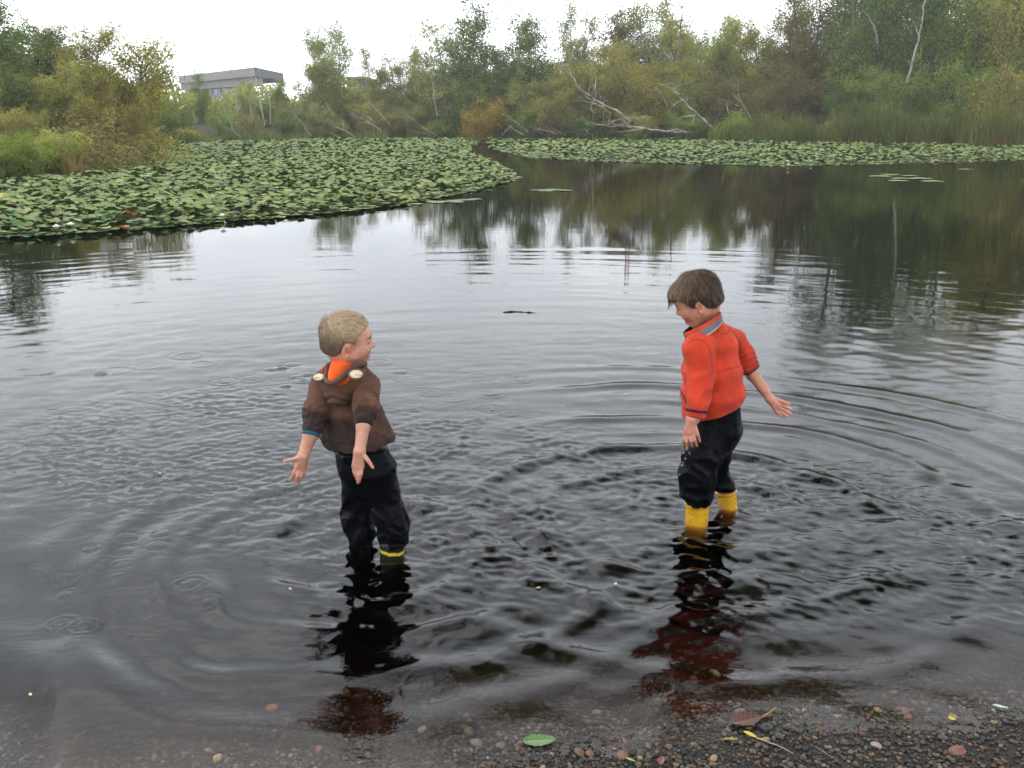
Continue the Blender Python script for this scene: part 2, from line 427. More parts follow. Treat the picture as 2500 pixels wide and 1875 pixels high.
# the finest ripples, too small for the mesh; long in x, short in y, as a breath of wind makes them
sp = t.node('ShaderNodeSeparateXYZ'); t.l.new(c, sp.inputs[0])
fine_far = t.noise(t.mapping(c, (0.5, 3.2, 1)), 1.6, 4, 0.6)
fine_near = t.noise(t.mapping(c, (1, 1.6, 1)), 26, 3, 0.6)
fm = t.ramp(t.math('MULTIPLY', sp.outputs['Y'], 0.1), [(0.45, 1), (0.75, 0)])
b1 = t.bump(fine_far, 1.0, 0.0007)
b2 = t.node('ShaderNodeBump'); t.l.new(b1, b2.inputs['Normal']); t.l.new(fine_near, b2.inputs['Height'])
b2.inputs['Distance'].default_value = 0.0012; t.l.new(fm, b2.inputs['Strength'])
fr = t.node('ShaderNodeFresnel'); fr.inputs['IOR'].default_value = 1.333; t.l.new(b2.outputs[0], fr.inputs['Normal'])
gl = t.node('ShaderNodeBsdfGlossy'); gl.inputs['Roughness'].default_value = 0.02; t.l.new(b2.outputs[0], gl.inputs['Normal'])
tr = t.node('ShaderNodeBsdfTransparent')
mx = t.node('ShaderNodeMixShader')
geo = t.node('ShaderNodeNewGeometry')
t.l.new(t.math('MULTIPLY', fr.outputs[0], t.math('SUBTRACT', 1.0, geo.outputs['Backfacing'])), mx.inputs[0])
t.l.new(tr.outputs[0], mx.inputs[1]); t.l.new(gl.outputs[0], mx.inputs[2])
t.l.new(mx.outputs[0], t.out.inputs['Surface'])
va = t.node('ShaderNodeVolumeAbsorption'); va.inputs['Color'].default_value = (0.58, 0.42, 0.24, 1); va.inputs['Density'].default_value = 40.0
t.l.new(va.outputs[0], t.out.inputs['Volume'])
water = tag(link('water', me, None, t.m), kind='structure')
# ------------------------------------------------------------------ signed distance modelling for people and clothes
f32 = np.float32
def V3(p): return np.asarray(p, f32)
def cap(p, a, b, r1, r2):
    a, b = V3(a), V3(b); ab = b - a; L = float(ab @ ab) + 1e-12
    t = np.clip(((p - a) @ ab) / L, 0, 1)
    return np.linalg.norm(p - a - t[:, None] * ab, axis=1) - (r1 + (r2 - r1) * t)
def chain(p, pts, rs, k=0.006):
    d = cap(p, pts[0], pts[1], rs[0], rs[1])
    for i in range(1, len(pts) - 1): d = smin(d, cap(p, pts[i], pts[i + 1], rs[i], rs[i + 1]), k)
    return d
def ell(p, c, r, M=None):
    q = p - V3(c)
    if M is not None: q = q @ np.asarray(M, f32)
    r = V3(r)
    k0 = np.linalg.norm(q / r, axis=1); k1 = np.linalg.norm(q / (r * r), axis=1) + 1e-9
    return k0 * (k0 - 1) / k1
def smin(a, b, k):
    h = np.maximum(k - np.abs(a - b), 0) / k
    return np.minimum(a, b) - h * h * k * 0.25
def smax(a, b, k): return -smin(-a, -b, k)
def loft(p, pts, A, B, right, capr=0.03, k=0.012):
    """elliptic tube along a polyline: half-widths A along `right`, B across it"""
    out = None
    rt = V3(right)
    for i in range(len(pts) - 1):
        a, b = V3(pts[i]), V3(pts[i + 1]); ab = b - a; L = float(ab @ ab)
        t = np.clip(((p - a) @ ab) / L, 0, 1)
        d = ab / math.sqrt(L); u = rt - d * float(rt @ d); u /= np.linalg.norm(u); v = np.cross(d, u)
        w = p - a - t[:, None] * ab
        aa = A[i] + (A[i + 1] - A[i]) * t; bb = B[i] + (B[i + 1] - B[i]) * t
        qu, qv, qw = w @ u, w @ v, w @ d
        k0 = np.sqrt((qu / aa) ** 2 + (qv / bb) ** 2 + (qw / capr) ** 2)
        k1 = np.sqrt((qu / aa ** 2) ** 2 + (qv / bb ** 2) ** 2 + (qw / capr ** 2) ** 2) + 1e-6
        dd = k0 * (k0 - 1) / k1
        out = dd if out is None else smin(out, dd, k)
    return out
def plane(p, o, n):
    n = V3(n); n = n / np.linalg.norm(n)
    return (p - V3(o)) @ n
def pn(p, s, seed, octaves=2):
    """cheap smooth pseudo noise in about -1..1"""
    rg = np.random.default_rng(seed); o = np.zeros(len(p), f32); amp = 1.0
    for k in range(octaves):
        for _ in range(4):
            d = rg.normal(size=3); d /= np.linalg.norm(d)
            o += f32(amp * 0.4) * np.sin((p @ V3(d)) * f32(s * (0.7 + 0.6 * rg.random())) + f32(rg.random() * 6.283))
        s *= 2.1; amp *= 0.5
    return o
def folds(p, axis, f0, f1, spread, seed, n=5):
    """sharp-crested cloth folds lying roughly across an axis, 0..1"""
    rg = np.random.default_rng(seed); o = np.zeros(len(p), f32)
    w = 0.5 * pn(p, 16, seed + 900, 1)
    for _ in range(n):
        d = np.asarray(axis, float) + rg.normal(size=3) * spread; d /= np.linalg.norm(d)
        o += np.sin((p @ V3(d)) * f32(rg.uniform(f0, f1)) + f32(rg.random() * 6.283) + w * 2.0)
    r = 1 - np.abs(o) * f32(1.5 / n)
    return np.clip(r, 0, 1) ** 1.5
def surf_pt(fn, px3, Ys, L):
    """first point of a surface along the line of sight through crop pixels"""
    out = []
    for c in px3:
        pts = np.array([L(c[0], c[1], yv) for yv in Ys], f32)
        dd = fn(pts); k = np.where(dd < 0)[0]
        if len(k): out.append(pts[k[0]])
    return np.array(out)
def polyline_dist(p, pl):
    d = np.full(len(p), 9.0, f32)
    for i in range(len(pl) - 1):
        d = np.minimum(d, cap(p, pl[i], pl[i + 1], 0.0, 0.0))
    return d
def polygonize(fn, lo, hi, h):
    lo, hi = np.asarray(lo, float), np.asarray(hi, float)
    C = 4
    nc = np.ceil((hi - lo) / (h * C)).astype(int)
    n = nc * C
    ax = [lo[i] + (np.arange(nc[i]) * C + (C - 1) / 2) * h for i in range(3)]
    g = np.stack(np.meshgrid(*ax, indexing='ij'), -1).reshape(-1, 3).astype(f32)
    fc = fn(g)
    act = np.abs(fc) < h * C * 1.9
    full = np.repeat(np.repeat(np.repeat(np.where(fc < 0, -1, 1).astype(f32).reshape(nc), C, 0), C, 1), C, 2)
    idx = np.argwhere(act.reshape(nc))
    off = np.stack(np.meshgrid(*[np.arange(C)] * 3, indexing='ij'), -1).reshape(-1, 3)
    pi = (idx[:, None, :] * C + off[None]).reshape(-1, 3)
    full[pi[:, 0], pi[:, 1], pi[:, 2]] = fn((lo + pi * h).astype(f32))
    f = full; ins = f < 0
    s = np.zeros(tuple(n - 1), np.uint8)
    for dx in (0, 1):
        for dy_ in (0, 1):
            for dz in (0, 1): s += ins[dx:n[0] - 1 + dx, dy_:n[1] - 1 + dy_, dz:n[2] - 1 + dz]
    cells = np.argwhere((s > 0) & (s < 8))
    ids = np.full(tuple(n - 1), -1, np.int32)
    ids[cells[:, 0], cells[:, 1], cells[:, 2]] = np.arange(len(cells))
    acc = np.zeros((len(cells), 3)); cnt = np.zeros(len(cells))
    cor = [(a, b, c) for a in (0, 1) for b in (0, 1) for c in (0, 1)]
    val = {c: f[cells[:, 0] + c[0], cells[:, 1] + c[1], cells[:, 2] + c[2]] for c in cor}
    for c in cor:
        for k in range(3):
            if c[k]: continue
            e = list(c); e[k] = 1; e = tuple(e)
            a, b = val[c], val[e]; m = (a < 0) != (b < 0)
            tt = np.where(m, a / np.where(m, a - b, 1), 0)
            pt = np.array(c, float)[None, :] + tt[:, None] * (np.array(e) - np.array(c))[None, :]
            acc += pt * m[:, None]; cnt += m
    v = lo + (cells + acc / cnt[:, None]) * h
    quads = []
    for k in range(3):
        sl0 = [slice(0, n[i]) for i in range(3)]; sl1 = list(sl0)
        sl0[k] = slice(0, n[k] - 1); sl1[k] = slice(1, n[k])
        a, b = ins[tuple(sl0)], ins[tuple(sl1)]
        e = np.argwhere(a != b)
        i1, i2 = (k + 1) % 3, (k + 2) % 3
        ok = (e[:, i1] > 0) & (e[:, i2] > 0) & (e[:, i1] < n[i1] - 1) & (e[:, i2] < n[i2] - 1)
        e = e[ok]
        flip = a[e[:, 0], e[:, 1], e[:, 2]]
        def cell(d1, d2):
            c = e.copy(); c[:, i1] -= d1; c[:, i2] -= d2
            return ids[c[:, 0], c[:, 1], c[:, 2]]
        qd = np.stack([cell(1, 1), cell(0, 1), cell(0, 0), cell(1, 0)], 1)
        qd[~flip] = qd[~flip][:, ::-1]
        quads.append(qd)
    qd = np.concatenate(quads)
    qd = qd[(qd >= 0).all(1)]
    for _ in range(2):                                   # relax along the surface
        sm = np.zeros_like(v); c = np.zeros(len(v))
        for a, b in ((0, 1), (1, 2), (2, 3), (3, 0)):
            np.add.at(sm, qd[:, a], v[qd[:, b]]); np.add.at(c, qd[:, a], 1)
            np.add.at(sm, qd[:, b], v[qd[:, a]]); np.add.at(c, qd[:, b], 1)
        v = 0.5 * v + 0.5 * sm / np.maximum(c, 1)[:, None]
    return v.astype(f32), qd
def joinv(parts):
    V, Q, Cc, o = [], [], [], 0
    for v, qd, c in parts:
        V.append(v); Q.append(qd + o); Cc.append(np.broadcast_to(c, (len(v), 3))); o += len(v)
    return np.concatenate(V), np.concatenate(Q), np.concatenate(Cc)
def lerpc(a, b, t): return np.asarray(a)[None, :] * (1 - t[:, None]) + np.asarray(b)[None, :] * t[:, None]

# head in its own frame: +x face, +y its left, +z up; origin between the ears
def head_sdf(q, smile=1.0, chub=1.0):
    d = ell(q, (-0.006, 0, 0.022), (0.084, 0.069, 0.071))
    d = smin(d, ell(q, (0.030, 0, -0.032), (0.050, 0.049, 0.056)), 0.035)
    d = smin(d, ell(q, (0.052, 0, -0.077), (0.017, 0.019, 0.015)), 0.022)
    for s in (1, -1):
        d = smin(d, ell(q, (0.046, 0.033 * s, -0.032), (0.026 * chub, 0.021, 0.022)), 0.018)
        d = smin(d, cap(q, (0.000, 0.050 * s, -0.050), (0.040, 0.022 * s, -0.078), 0.018, 0.014), 0.03)
    d = smin(d, cap(q, (0.068, -0.022, 0.019), (0.068, 0.022, 0.019), 0.011, 0.011), 0.02)
    d = smax(d, -ell(q, (0.086, 0.028, 0.003), (0.016, 0.013, 0.010)), 0.014)
    d = smax(d, -ell(q, (0.086, -0.028, 0.003), (0.016, 0.013, 0.010)), 0.014)
    for s in (1, -1): d = smin(d, ell(q, (0.066, 0.027 * s, 0.002), (0.0115, 0.013, 0.0085)), 0.004)
    d = smin(d, cap(q, (0.076, 0, 0.004), (0.0885, 0, -0.020), 0.0055, 0.0085), 0.010)
    for s in (1, -1): d = smin(d, ell(q, (0.079, 0.010 * s, -0.024), (0.008, 0.006, 0.0055)), 0.006)
    # open smiling mouth
    d = smin(d, ell(q, (0.069, 0, -0.052), (0.012, 0.022, 0.020)), 0.012)
    mo = ell(q, (0.082, 0, -0.0525), (0.020, 0.022, 0.0065 * smile))
    d = smax(d, -mo, 0.003)
    d = smin(d, cap(q, (0.066, -0.019, -0.0455), (0.0785, 0, -0.0455), 0.0035, 0.0042), 0.003)
    d = smin(d, cap(q, (0.066, 0.019, -0.0455), (0.0785, 0, -0.0455), 0.0035, 0.0042), 0.003)
    d = smin(d, cap(q, (0.064, -0.018, -0.0585), (0.0745, 0, -0.0615), 0.0035, 0.0046), 0.003)
    d = smin(d, cap(q, (0.064, 0.018, -0.0585), (0.0745, 0, -0.0615), 0.0035, 0.0046), 0.003)
    # ears: a tilted dish with a rim and lobe
    for s in (1, -1):
        ca, sa = math.cos(0.45), math.sin(0.45)
        M = np.array([[ca, -sa * s, 0], [sa * s, ca, 0], [0, 0, 1]])
        M = M @ np.array([[math.cos(0.2), 0, math.sin(0.2)], [0, 1, 0], [-math.sin(0.2), 0, math.cos(0.2)]])
        e = ell(q, (-0.006, 0.067 * s, -0.024), (0.0165, 0.0075, 0.0255), M)
        e = smin(e, ell(q, (0.001, 0.064 * s, -0.044), (0.009, 0.0065, 0.008)), 0.008)
        e = smax(e, -ell(q, (-0.002, 0.0765 * s, -0.021), (0.0100, 0.0105, 0.0165), M), 0.0025)
        e = smin(e, ell(q, (0.001, 0.0695 * s, -0.018), (0.0035, 0.0035, 0.011), M), 0.003)
        d = smin(d, e, 0.006)
    return d
def head_color(q, skin, lip):
    c = np.tile(np.asarray(skin, float), (len(q), 1))
    def blend(col, w):
        nonlocal c
        w = np.clip(w, 0, 1)[:, None]; c = c * (1 - w) + np.asarray(col)[None] * w
    red = (skin[0] * 1.02, skin[1] * 0.66, skin[2] * 0.62)
    for s in (1, -1):
        blend(red, 0.6 * np.exp(-((np.linalg.norm(q - V3((0.062, 0.036 * s, -0.030)), axis=1) / 0.022) ** 2)))
        blend(red, 0.75 * np.exp(-((np.linalg.norm(q - V3((-0.006, 0.072 * s, -0.026)), axis=1) / 0.024) ** 2)))
        blend((skin[0] * 0.55, skin[1] * 0.36, skin[2] * 0.33), 0.8 * np.exp(-((np.linalg.norm(q - V3((0.001, 0.066 * s, -0.025)), axis=1) / 0.009) ** 2)))  # shade inside the ear hollow, put into the skin colour
        e = q - V3((0.074, 0.027 * s, 0.001))
        blend((0.035, 0.018, 0.012), 1.0 * np.exp(-((e[:, 1] / 0.011) ** 4 + (e[:, 2] / 0.0028) ** 2 + (e[:, 0] / 0.02) ** 4)))
        e = q - V3((0.074, 0.027 * s, 0.0175))
        blend((0.10, 0.06, 0.035), 0.75 * np.exp(-((e[:, 1] / 0.014) ** 4 + ((e[:, 2] + 20 * (np.abs(q[:, 1]) - 0.027) ** 2) / 0.0030) ** 2 + (e[:, 0] / 0.02) ** 4)))
    blend(red, 0.4 * np.exp(-((np.linalg.norm(q - V3((0.09, 0, -0.02)), axis=1) / 0.010) ** 2)))
    e = q - V3((0.072, 0, -0.0525))
    lipw = np.exp(-((e[:, 1] / 0.021) ** 6 + (e[:, 2] / 0.0115) ** 4)) * (q[:, 0] > 0.055)
    blend(lip, 0.8 * lipw)
    inner = (np.abs(e[:, 1]) < 0.021) & (np.abs(e[:, 2]) < 0.0055) & (q[:, 0] < 0.0735) & (q[:, 0] > 0.04)
    blend((0.05, 0.012, 0.010), inner.astype(float))
    teeth = inner & (e[:, 2] > 0.0005) & (q[:, 0] > 0.058)
    blend((0.75, 0.70, 0.60), teeth.astype(float))
    return c
def frame_rot(yaw, pitch, roll=0.0):
    """local -> world rotation: yaw turns +x towards the given heading, pitch nods the face down, roll leans"""
    cy_, sy_ = math.cos(yaw), math.sin(yaw)
    Rz = np.array([[cy_, -sy_, 0], [sy_, cy_, 0], [0, 0, 1]])
    cp_, sp_ = math.cos(pitch), math.sin(pitch)
    Ry = np.array([[cp_, 0, sp_], [0, 1, 0], [-sp_, 0, cp_]])
    cr, sr = math.cos(roll), math.sin(roll)
    Rx = np.array([[1, 0, 0], [0, cr, -sr], [0, sr, cr]])
    return Rz @ Ry @ Rx

def strands(roots, nrm, dirs, length, lift, width, seed, cols, nseg=4, grav=0.0, curl=0.0):
    """hair locks: thin ribbons that follow a combing direction"""
    rg = np.random.default_rng(seed)
    n = len(roots)
    L = length * (0.6 + 0.8 * rg.random(n))
    length = float(np.mean(length))
    d = dirs + rg.normal(size=(n, 3)) * 0.22
    d -= nrm * (d * nrm).sum(1)[:, None]
    d /= np.linalg.norm(d, axis=1)[:, None] + 1e-9
    side = np.cross(nrm, d)
    V, C0 = [], []
    base = cols[rg.integers(0, len(cols), n)] * (0.75 + 0.5 * rg.random((n, 1)))
    ph = rg.random(n) * 6.28
    for k in range(nseg + 1):
        s = k / nseg
        lf = lift * (0.5 + rg.random(n)) if k == 0 else lf
        c = roots + d * (L * s)[:, None] + nrm * (lf * s * (1.35 - s * 0.7) * L / length - 0.5 * (L * s) ** 2 / 0.09 * (1 - lift * 8))[:, None]
        c = c + side * (curl * np.sin(ph + s * 3.0) * s)[:, None]
        c[:, 2] -= grav * s * s * L
        w = (width * (1 - 0.85 * s ** 2))
        V.append(np.stack([c - side * w, c + side * w], 1)); C0.append(np.stack([base, base], 1) * (0.8 + 0.35 * s))
    V = np.stack(V, 1).reshape(n, -1, 3); C0 = np.stack(C0, 1).reshape(n, -1, 3)
    m = V.shape[1]
    qs = np.array([[2 * k, 2 * k + 1, 2 * k + 3, 2 * k + 2] for k in range(nseg)])
    Q = (np.arange(n)[:, None, None] * m + qs[None]).reshape(-1, 4)
    return V.reshape(-1, 3), Q, C0.reshape(-1, 3)
def vert_normals(v, qd):
    n = np.cross(v[qd[:, 2]] - v[qd[:, 0]], v[qd[:, 3]] - v[qd[:, 1]])
    o = np.zeros_like(v)
    for k in range(4): np.add.at(o, qd[:, k], n)
    return o / (np.linalg.norm(o, axis=1)[:, None] + 1e-12)

t = NT('child_skin'); c = t.coord()
base = t.mix(1.0, t.attr('Col'), t.ramp(t.noise(c, 45, 5, 0.65), [(0.3, (0.80, 0.74, 0.72)), (0.7, (1.12, 1.10, 1.08))]), 'MULTIPLY')
t.bsdf(base, 0.5, t.bump(t.noise(c, 700, 2), 0.12, 0.002), 0.45, Subsurface_Weight=0.05, Subsurface_Radius=(0.008, 0.003, 0.0015), Subsurface_Scale=1.0)
M_SKIN = t.m
t = NT('hair'); c = t.coord()
t.bsdf(t.attr('Col'), 0.55, None, 0.2)
M_HAIR = t.m
M_FLEECE = mat_cloth('fleece', 0.95, 520, 0.5, 0.10, None, 0.3)
M_JERSEY = mat_cloth('soft_jersey', 0.92, 900, 0.3, 0.06, None, 0.4)
t = NT('wet_nylon'); c = t.coord()
n1 = t.noise(c, 22, 4, 0.6, dist=0.2)
t.bsdf(t.mix(n1, (0.002, 0.0022, 0.003), (0.005, 0.0053, 0.0066)), t.ramp(t.noise(c, 9, 3), [(0.35, 0.13), (0.65, 0.27)]), t.bump(t.math('ADD', n1, t.math('MULTIPLY', t.noise(c, 75, 3, 0.6), 0.35)), 0.7, 0.010), 0.05)
M_NYLON = t.m
t = NT('boot_rubber'); c = t.coord()
t.bsdf(t.mix(1.0, t.attr('Col'), t.ramp(t.noise(c, 30, 4), [(0.3, 0.8), (0.7, 1.08)]), 'MULTIPLY'), 0.32, t.bump(t.noise(c, 120, 2), 0.08, 0.002), 0.5)
M_RUBBER = t.m

def bounds(pts, m):
    a = np.asarray(pts, float); return a.min(0) - m, a.max(0) + m
def part(name, v, qd, col, mat, parent, origin):
    me = mesh_np(name, v - np.asarray(origin, f32), qd, True, col)
    o = link(name, me, parent, mat)
    return o

# ------------------------------------------------------------------ the child in the brown hoodie
def L1(cx, cy, Y): return P(650 + cx / 3.3175, 720 + cy / 3.3175, Y)
def L2(cx, cy, Y): return P(750 + cx / 4.74, 1050 + cy / 4.74, Y)
def build_hoodie_child():
    org = np.array([-0.52, 3.23, float(ground_z(-0.52, 3.23))])
    root = empty('person', org, 'blond child in a brown hoodie with cream ears on its hood, wading with arms back', 'child')
    skin = (0.52, 0.27, 0.185); lip = (0.45, 0.13, 0.11)
    parts = []
    # head
    Rm = frame_rot(R(14), R(4), R(3)); hc = L1(652, 362, 3.16)
    w2l = lambda p: (p - V3(hc)) @ np.asarray(Rm, f32)
    nb = L1(655, 600, 3.19)
    def fh(p):
        d = head_sdf(w2l(p), 1.15)
        return smin(d, chain(p, [hc + Rm @ np.array([-0.022, 0, -0.045]), L1(640, 520, 3.18), nb], [0.043, 0.037, 0.043]), 0.022)
    lo, hi = hc - 0.125, hc + 0.125; lo[2] = nb[2] - 0.03
    v, qd = polygonize(fh, lo, hi, 0.0023)
    parts.append((v, qd, head_color(w2l(v), skin, lip)))
    # arms and hands
    def arm(elbow, cuff, wrist, fingers, r, palm):
        pts = [elbow, cuff, wrist] + [q for fgr, _ in fingers for q in fgr]
        def fa(p):
            d = chain(p, [elbow, cuff, wrist], [r[0], r[1], r[2]], 0.012)
            for a, b, ra, rb in palm: d = smin(d, cap(p, a, b, ra, rb), 0.009)
            for fgr, rr_ in fingers:
                d = smin(d, chain(p, fgr, rr_, 0.002), 0.0035)
            return d
        lo, hi = bounds(pts, 0.04)
        v, qd = polygonize(fa, lo, hi, 0.0021)
        col = np.tile(np.asarray(skin), (len(v), 1))
        tips = np.array([fgr[-1] for fgr, _ in fingers]); kn = np.array([fgr[1] for fgr, _ in fingers])
        dt = np.min(np.linalg.norm(v[:, None, :] - tips[None], axis=2), 1)
        w = 0.55 * np.exp(-(dt / 0.012) ** 2)
        dk = np.min(np.linalg.norm(v[:, None, :] - kn[None], axis=2), 1)
        w = w + 0.25 * np.exp(-(dk / 0.010) ** 2)
        hand = 0.30 * sstep(-0.01, 0.03, -((v - V3(wrist)) @ V3((wrist - cuff) / np.linalg.norm(wrist - cuff))) * -1)
        col = lerpc(skin, (0.50, 0.20, 0.15), np.clip(w + hand, 0, 0.8)) if True else col
        # pale nails seen on the backs of the tips
        parts.append((v, qd, col))
    Yl, Yr = 3.10, 3.02
    arm(L1(385, 1030, 3.12), L1(362, 1120, Yl), L1(300, 1305, 3.08),
        [([L1(275, 1318, 3.075), L1(215, 1333, 3.06), L1(143, 1348, 3.05)], [0.0095, 0.0068, 0.0052]),
         ([L1(244, 1395, 3.07), L1(222, 1447, 3.065), L1(203, 1493, 3.07)], [0.0075, 0.0062, 0.0050]),
         ([L1(262, 1415, 3.072), L1(251, 1470, 3.062), L1(239, 1522, 3.066)], [0.0076, 0.0064, 0.0050]),
         ([L1(286, 1415, 3.078), L1(280, 1472, 3.070), L1(268, 1520, 3.074)], [0.0074, 0.0062, 0.0050]),
         ([L1(312, 1400, 3.085), L1(308, 1443, 3.080), L1(298, 1482, 3.084)], [0.0068, 0.0056, 0.0046])],
        [0.031, 0.0265, 0.0185],
        [(L1(300, 1305, 3.08), L1(250, 1390, 3.071), 0.0165, 0.0105), (L1(300, 1305, 3.08), L1(280, 1405, 3.078), 0.0165, 0.0115), (L1(305, 1305, 3.08), L1(308, 1395, 3.085), 0.016, 0.0105)])
    arm(L1(800, 980, 3.05), L1(785, 1065, Yr), L1(757, 1270, 2.99),
        [([L1(780, 1290, 2.985), L1(826, 1342, 2.975), L1(863, 1399, 2.97)], [0.0098, 0.0072, 0.0052]),
         ([L1(772, 1395, 2.98), L1(766, 1452, 2.972), L1(750, 1516, 2.976)], [0.0076, 0.0066, 0.0050]),
         ([L1(750, 1408, 2.982), L1(748, 1470, 2.976), L1(742, 1524, 2.985)], [0.0076, 0.0064, 0.0048]),
         ([L1(728, 1402, 2.988), L1(728, 1452, 2.984), L1(733, 1494, 2.99)], [0.0074, 0.0060, 0.0047]),
         ([L1(708, 1388, 2.994), L1(710, 1430, 2.992), L1(718, 1466, 2.998)], [0.0068, 0.0055, 0.0045])],
        [0.029, 0.0225, 0.0180],
        [(L1(757, 1270, 2.99), L1(770, 1388, 2.981), 0.0165, 0.0110), (L1(755, 1270, 2.99), L1(745, 1398, 2.984), 0.0165, 0.0112), (L1(750, 1272, 2.99), L1(714, 1385, 2.993), 0.016, 0.0100)])
    # trunk and legs under the clothes
    wl_ = L2(610, 1180, 3.26); wr_ = L2(1000, 1180, 3.19)
    def fb(p):
        d = chain(p, [nb, L1(660, 760, 3.19), L1(690, 1000, 3.21), L1(790, 1330, 3.22)], [0.045, 0.062, 0.070, 0.075], 0.05)
        d = smin(d, chain(p, [L1(660, 680, 3.19), L1(480, 740, 3.19), L1(400, 1000, 3.13)], [0.04, 0.034, 0.028], 0.01), 0.03)
        d = smin(d, chain(p, [L1(660, 680, 3.19), L1(830, 740, 3.13), L1(803, 980, 3.05)], [0.04, 0.034, 0.028], 0.01), 0.03)
        d = smin(d, chain(p, [L1(760, 1380, 3.24), L2(580, 800, 3.26), wl_, wl_ - np.array([0, 0, 0.19])], [0.055, 0.042, 0.034, 0.03], 0.01), 0.03)
        d = smin(d, chain(p, [L1(860, 1380, 3.2), L2(930, 800, 3.2), wr_, wr_ - np.array([0, 0, 0.19])], [0.055, 0.042, 0.034, 0.03], 0.01), 0.03)
        return d
    v, qd = polygonize(fb, org + np.array([-0.35, -0.3, -0.02]), org + np.array([0.3, 0.15, 1.05]), 0.008)
    parts.append((v, qd, np.asarray(skin)))
    bv, bq, bc = joinv(parts)
    part('body', bv, bq, bc, M_SKIN, root, org)
    # hair: short blond crop
    zx = [-0.12, -0.075, -0.045, -0.022, -0.012, 0.012, 0.022, 0.034, 0.05, 0.070, 0.085, 0.12]
    zz = [-0.040, -0.048, -0.050, -0.030, 0.006, 0.006, -0.004, 0.026, 0.046, 0.058, 0.063, 0.066]
    def fhair(p):
        q = w2l(p)
        d = ell(q, (-0.006, 0, 0.022), (0.084, 0.069, 0.071))
        d = smin(d, ell(q, (-0.030, 0, -0.025), (0.052, 0.050, 0.040)), 0.03)
        top = sstep(-0.02, 0.07, q[:, 2])
        d = d - 0.0035 - 0.0045 * top - 0.0012 * pn(q, 120, 3)
        return smax(d, np.interp(q[:, 0], zx, zz).astype(f32) - q[:, 2], 0.004)
    v, qd = polygonize(fhair, hc - 0.12, hc + 0.12, 0.0030)
    q = w2l(v)
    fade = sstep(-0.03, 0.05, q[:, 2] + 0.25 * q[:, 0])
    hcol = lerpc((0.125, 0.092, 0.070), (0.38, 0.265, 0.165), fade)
    nr = vert_normals(v, qd)
    rg = np.random.default_rng(5)
    pick = rg.integers(0, len(v), 9000)
    ql = q[pick]
    crown = np.array([-0.062, 0.0, 0.072])
    dl = ql - crown; dl /= np.linalg.norm(dl, axis=1)[:, None] + 1e-6
    sw = np.cross(np.array([-0.4, 0, 0.9]), dl); dl = dl + 0.35 * sw
    low_ = ql[:, 2] < 0.02
    dl[low_] = dl[low_] * 0.4 + np.array([-0.25, 0, -1.0])
    cols = np.array([[0.36, 0.25, 0.155], [0.27, 0.19, 0.125], [0.50, 0.36, 0.22], [0.20, 0.145, 0.10]])
    hl = np.interp(ql[:, 0], zx, zz)
    keep = (ql[:, 2] > hl - 0.002) & (rg.random(len(ql)) < 0.35 + 0.65 * sstep(0, 0.02, ql[:, 2] - hl))
    pick, ql, dl, hl = pick[keep], ql[keep], dl[keep], hl[keep]
    sv, sq, scol = strands(v[pick], nr[pick], dl @ Rm.T, (0.011 + 0.004 * sstep(0.03, 0.08, ql[:, 2])) * np.clip((ql[:, 2] - hl) / 0.03, 0.45, 1), 0.0022, 0.0006, 6, cols, 3)
    pf = fade[pick]
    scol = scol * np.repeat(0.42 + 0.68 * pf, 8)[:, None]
    # cowlick standing off the back of the crown
    back = np.where((q[:, 0] < -0.060) & (q[:, 2] > 0.035) & (q[:, 2] < 0.08))[0]
    pk = rg.choice(back, 170)
    dd = nr[pk] + np.array([-0.3, 0, 0.5]) @ Rm.T
    cv, cq, cc = strands(v[pk], np.cross(dd, [0, 1, 0]) / 1.0 + 1e-4, dd, 0.011, 0.001, 0.0006, 8, cols * 0.75, 3)
    hv, hq, hcc = joinv([(v, qd, hcol), (sv, sq, scol), (cv, cq, cc)])
    part('hair', hv, hq, hcc, M_HAIR, root, org)
    # hoodie
    sh_l, sh_r = L1(458, 735, 3.19), L1(815, 735, 3.13)
    ec_l, ec_r = L1(368, 1100, 3.10), L1(797, 1035, 3.02)
    spine = [L1(640, 610, 3.19), L1(648, 740, 3.19), L1(680, 930, 3.21), L1(708, 1080, 3.22), L1(785, 1240, 3.21)]
    rt = np.array([0.93, -0.36, 0.0])
    ax_l = (ec_l - sh_l) / np.linalg.norm(ec_l - sh_l); ax_r = (ec_r - sh_r) / np.linalg.norm(ec_r - sh_r)
    Ll, Lr = np.linalg.norm(ec_l - sh_l), np.linalg.norm(ec_r - sh_r)
    hem_n = np.array([0.12, 0.0, -1.0]); hem_o = L1(790, 1268, 3.12)
    def fj(p):
        d = loft(p, spine, [0.055, 0.088, 0.106, 0.112, 0.118], [0.05, 0.072, 0.088, 0.094, 0.102], rt, 0.035, 0.03)
        fold = pn(p * V3((1.0, 1.0, 0.55)), 34, 11) * 0.0042 + 0.0028 * pn(p * V3((1.3, 1, 0.35)), 70, 12)
        # soft crease down the middle of the back and pulls above the hem
        zt = sstep(0.62, 0.36, p[:, 2])
        d = d + fold + (0.004 - 0.013 * folds(p, (0.85, 0.1, 0.45), 50, 105, 0.5, 17)) * (0.35 + 0.9 * zt) - 0.003 * np.exp(-((p @ V3((0.97, 0, 0.23)) - float(V3(spine[2]) @ V3((0.97, 0, 0.23))) + 0.012) / 0.006) ** 2)
        s1 = chain(p, [L1(560, 650, 3.19), sh_l, L1(408, 930, 3.14), ec_l], [0.05, 0.045, 0.043, 0.033], 0.012)
        t1 = (p - V3(sh_l)) @ V3(ax_l) / Ll
        wr1 = (0.003 - 0.0075 * folds(p, ax_l, 120, 210, 0.45, 13)) * sstep(0.2, 0.6, t1) + 0.002 * pn(p, 50, 14)
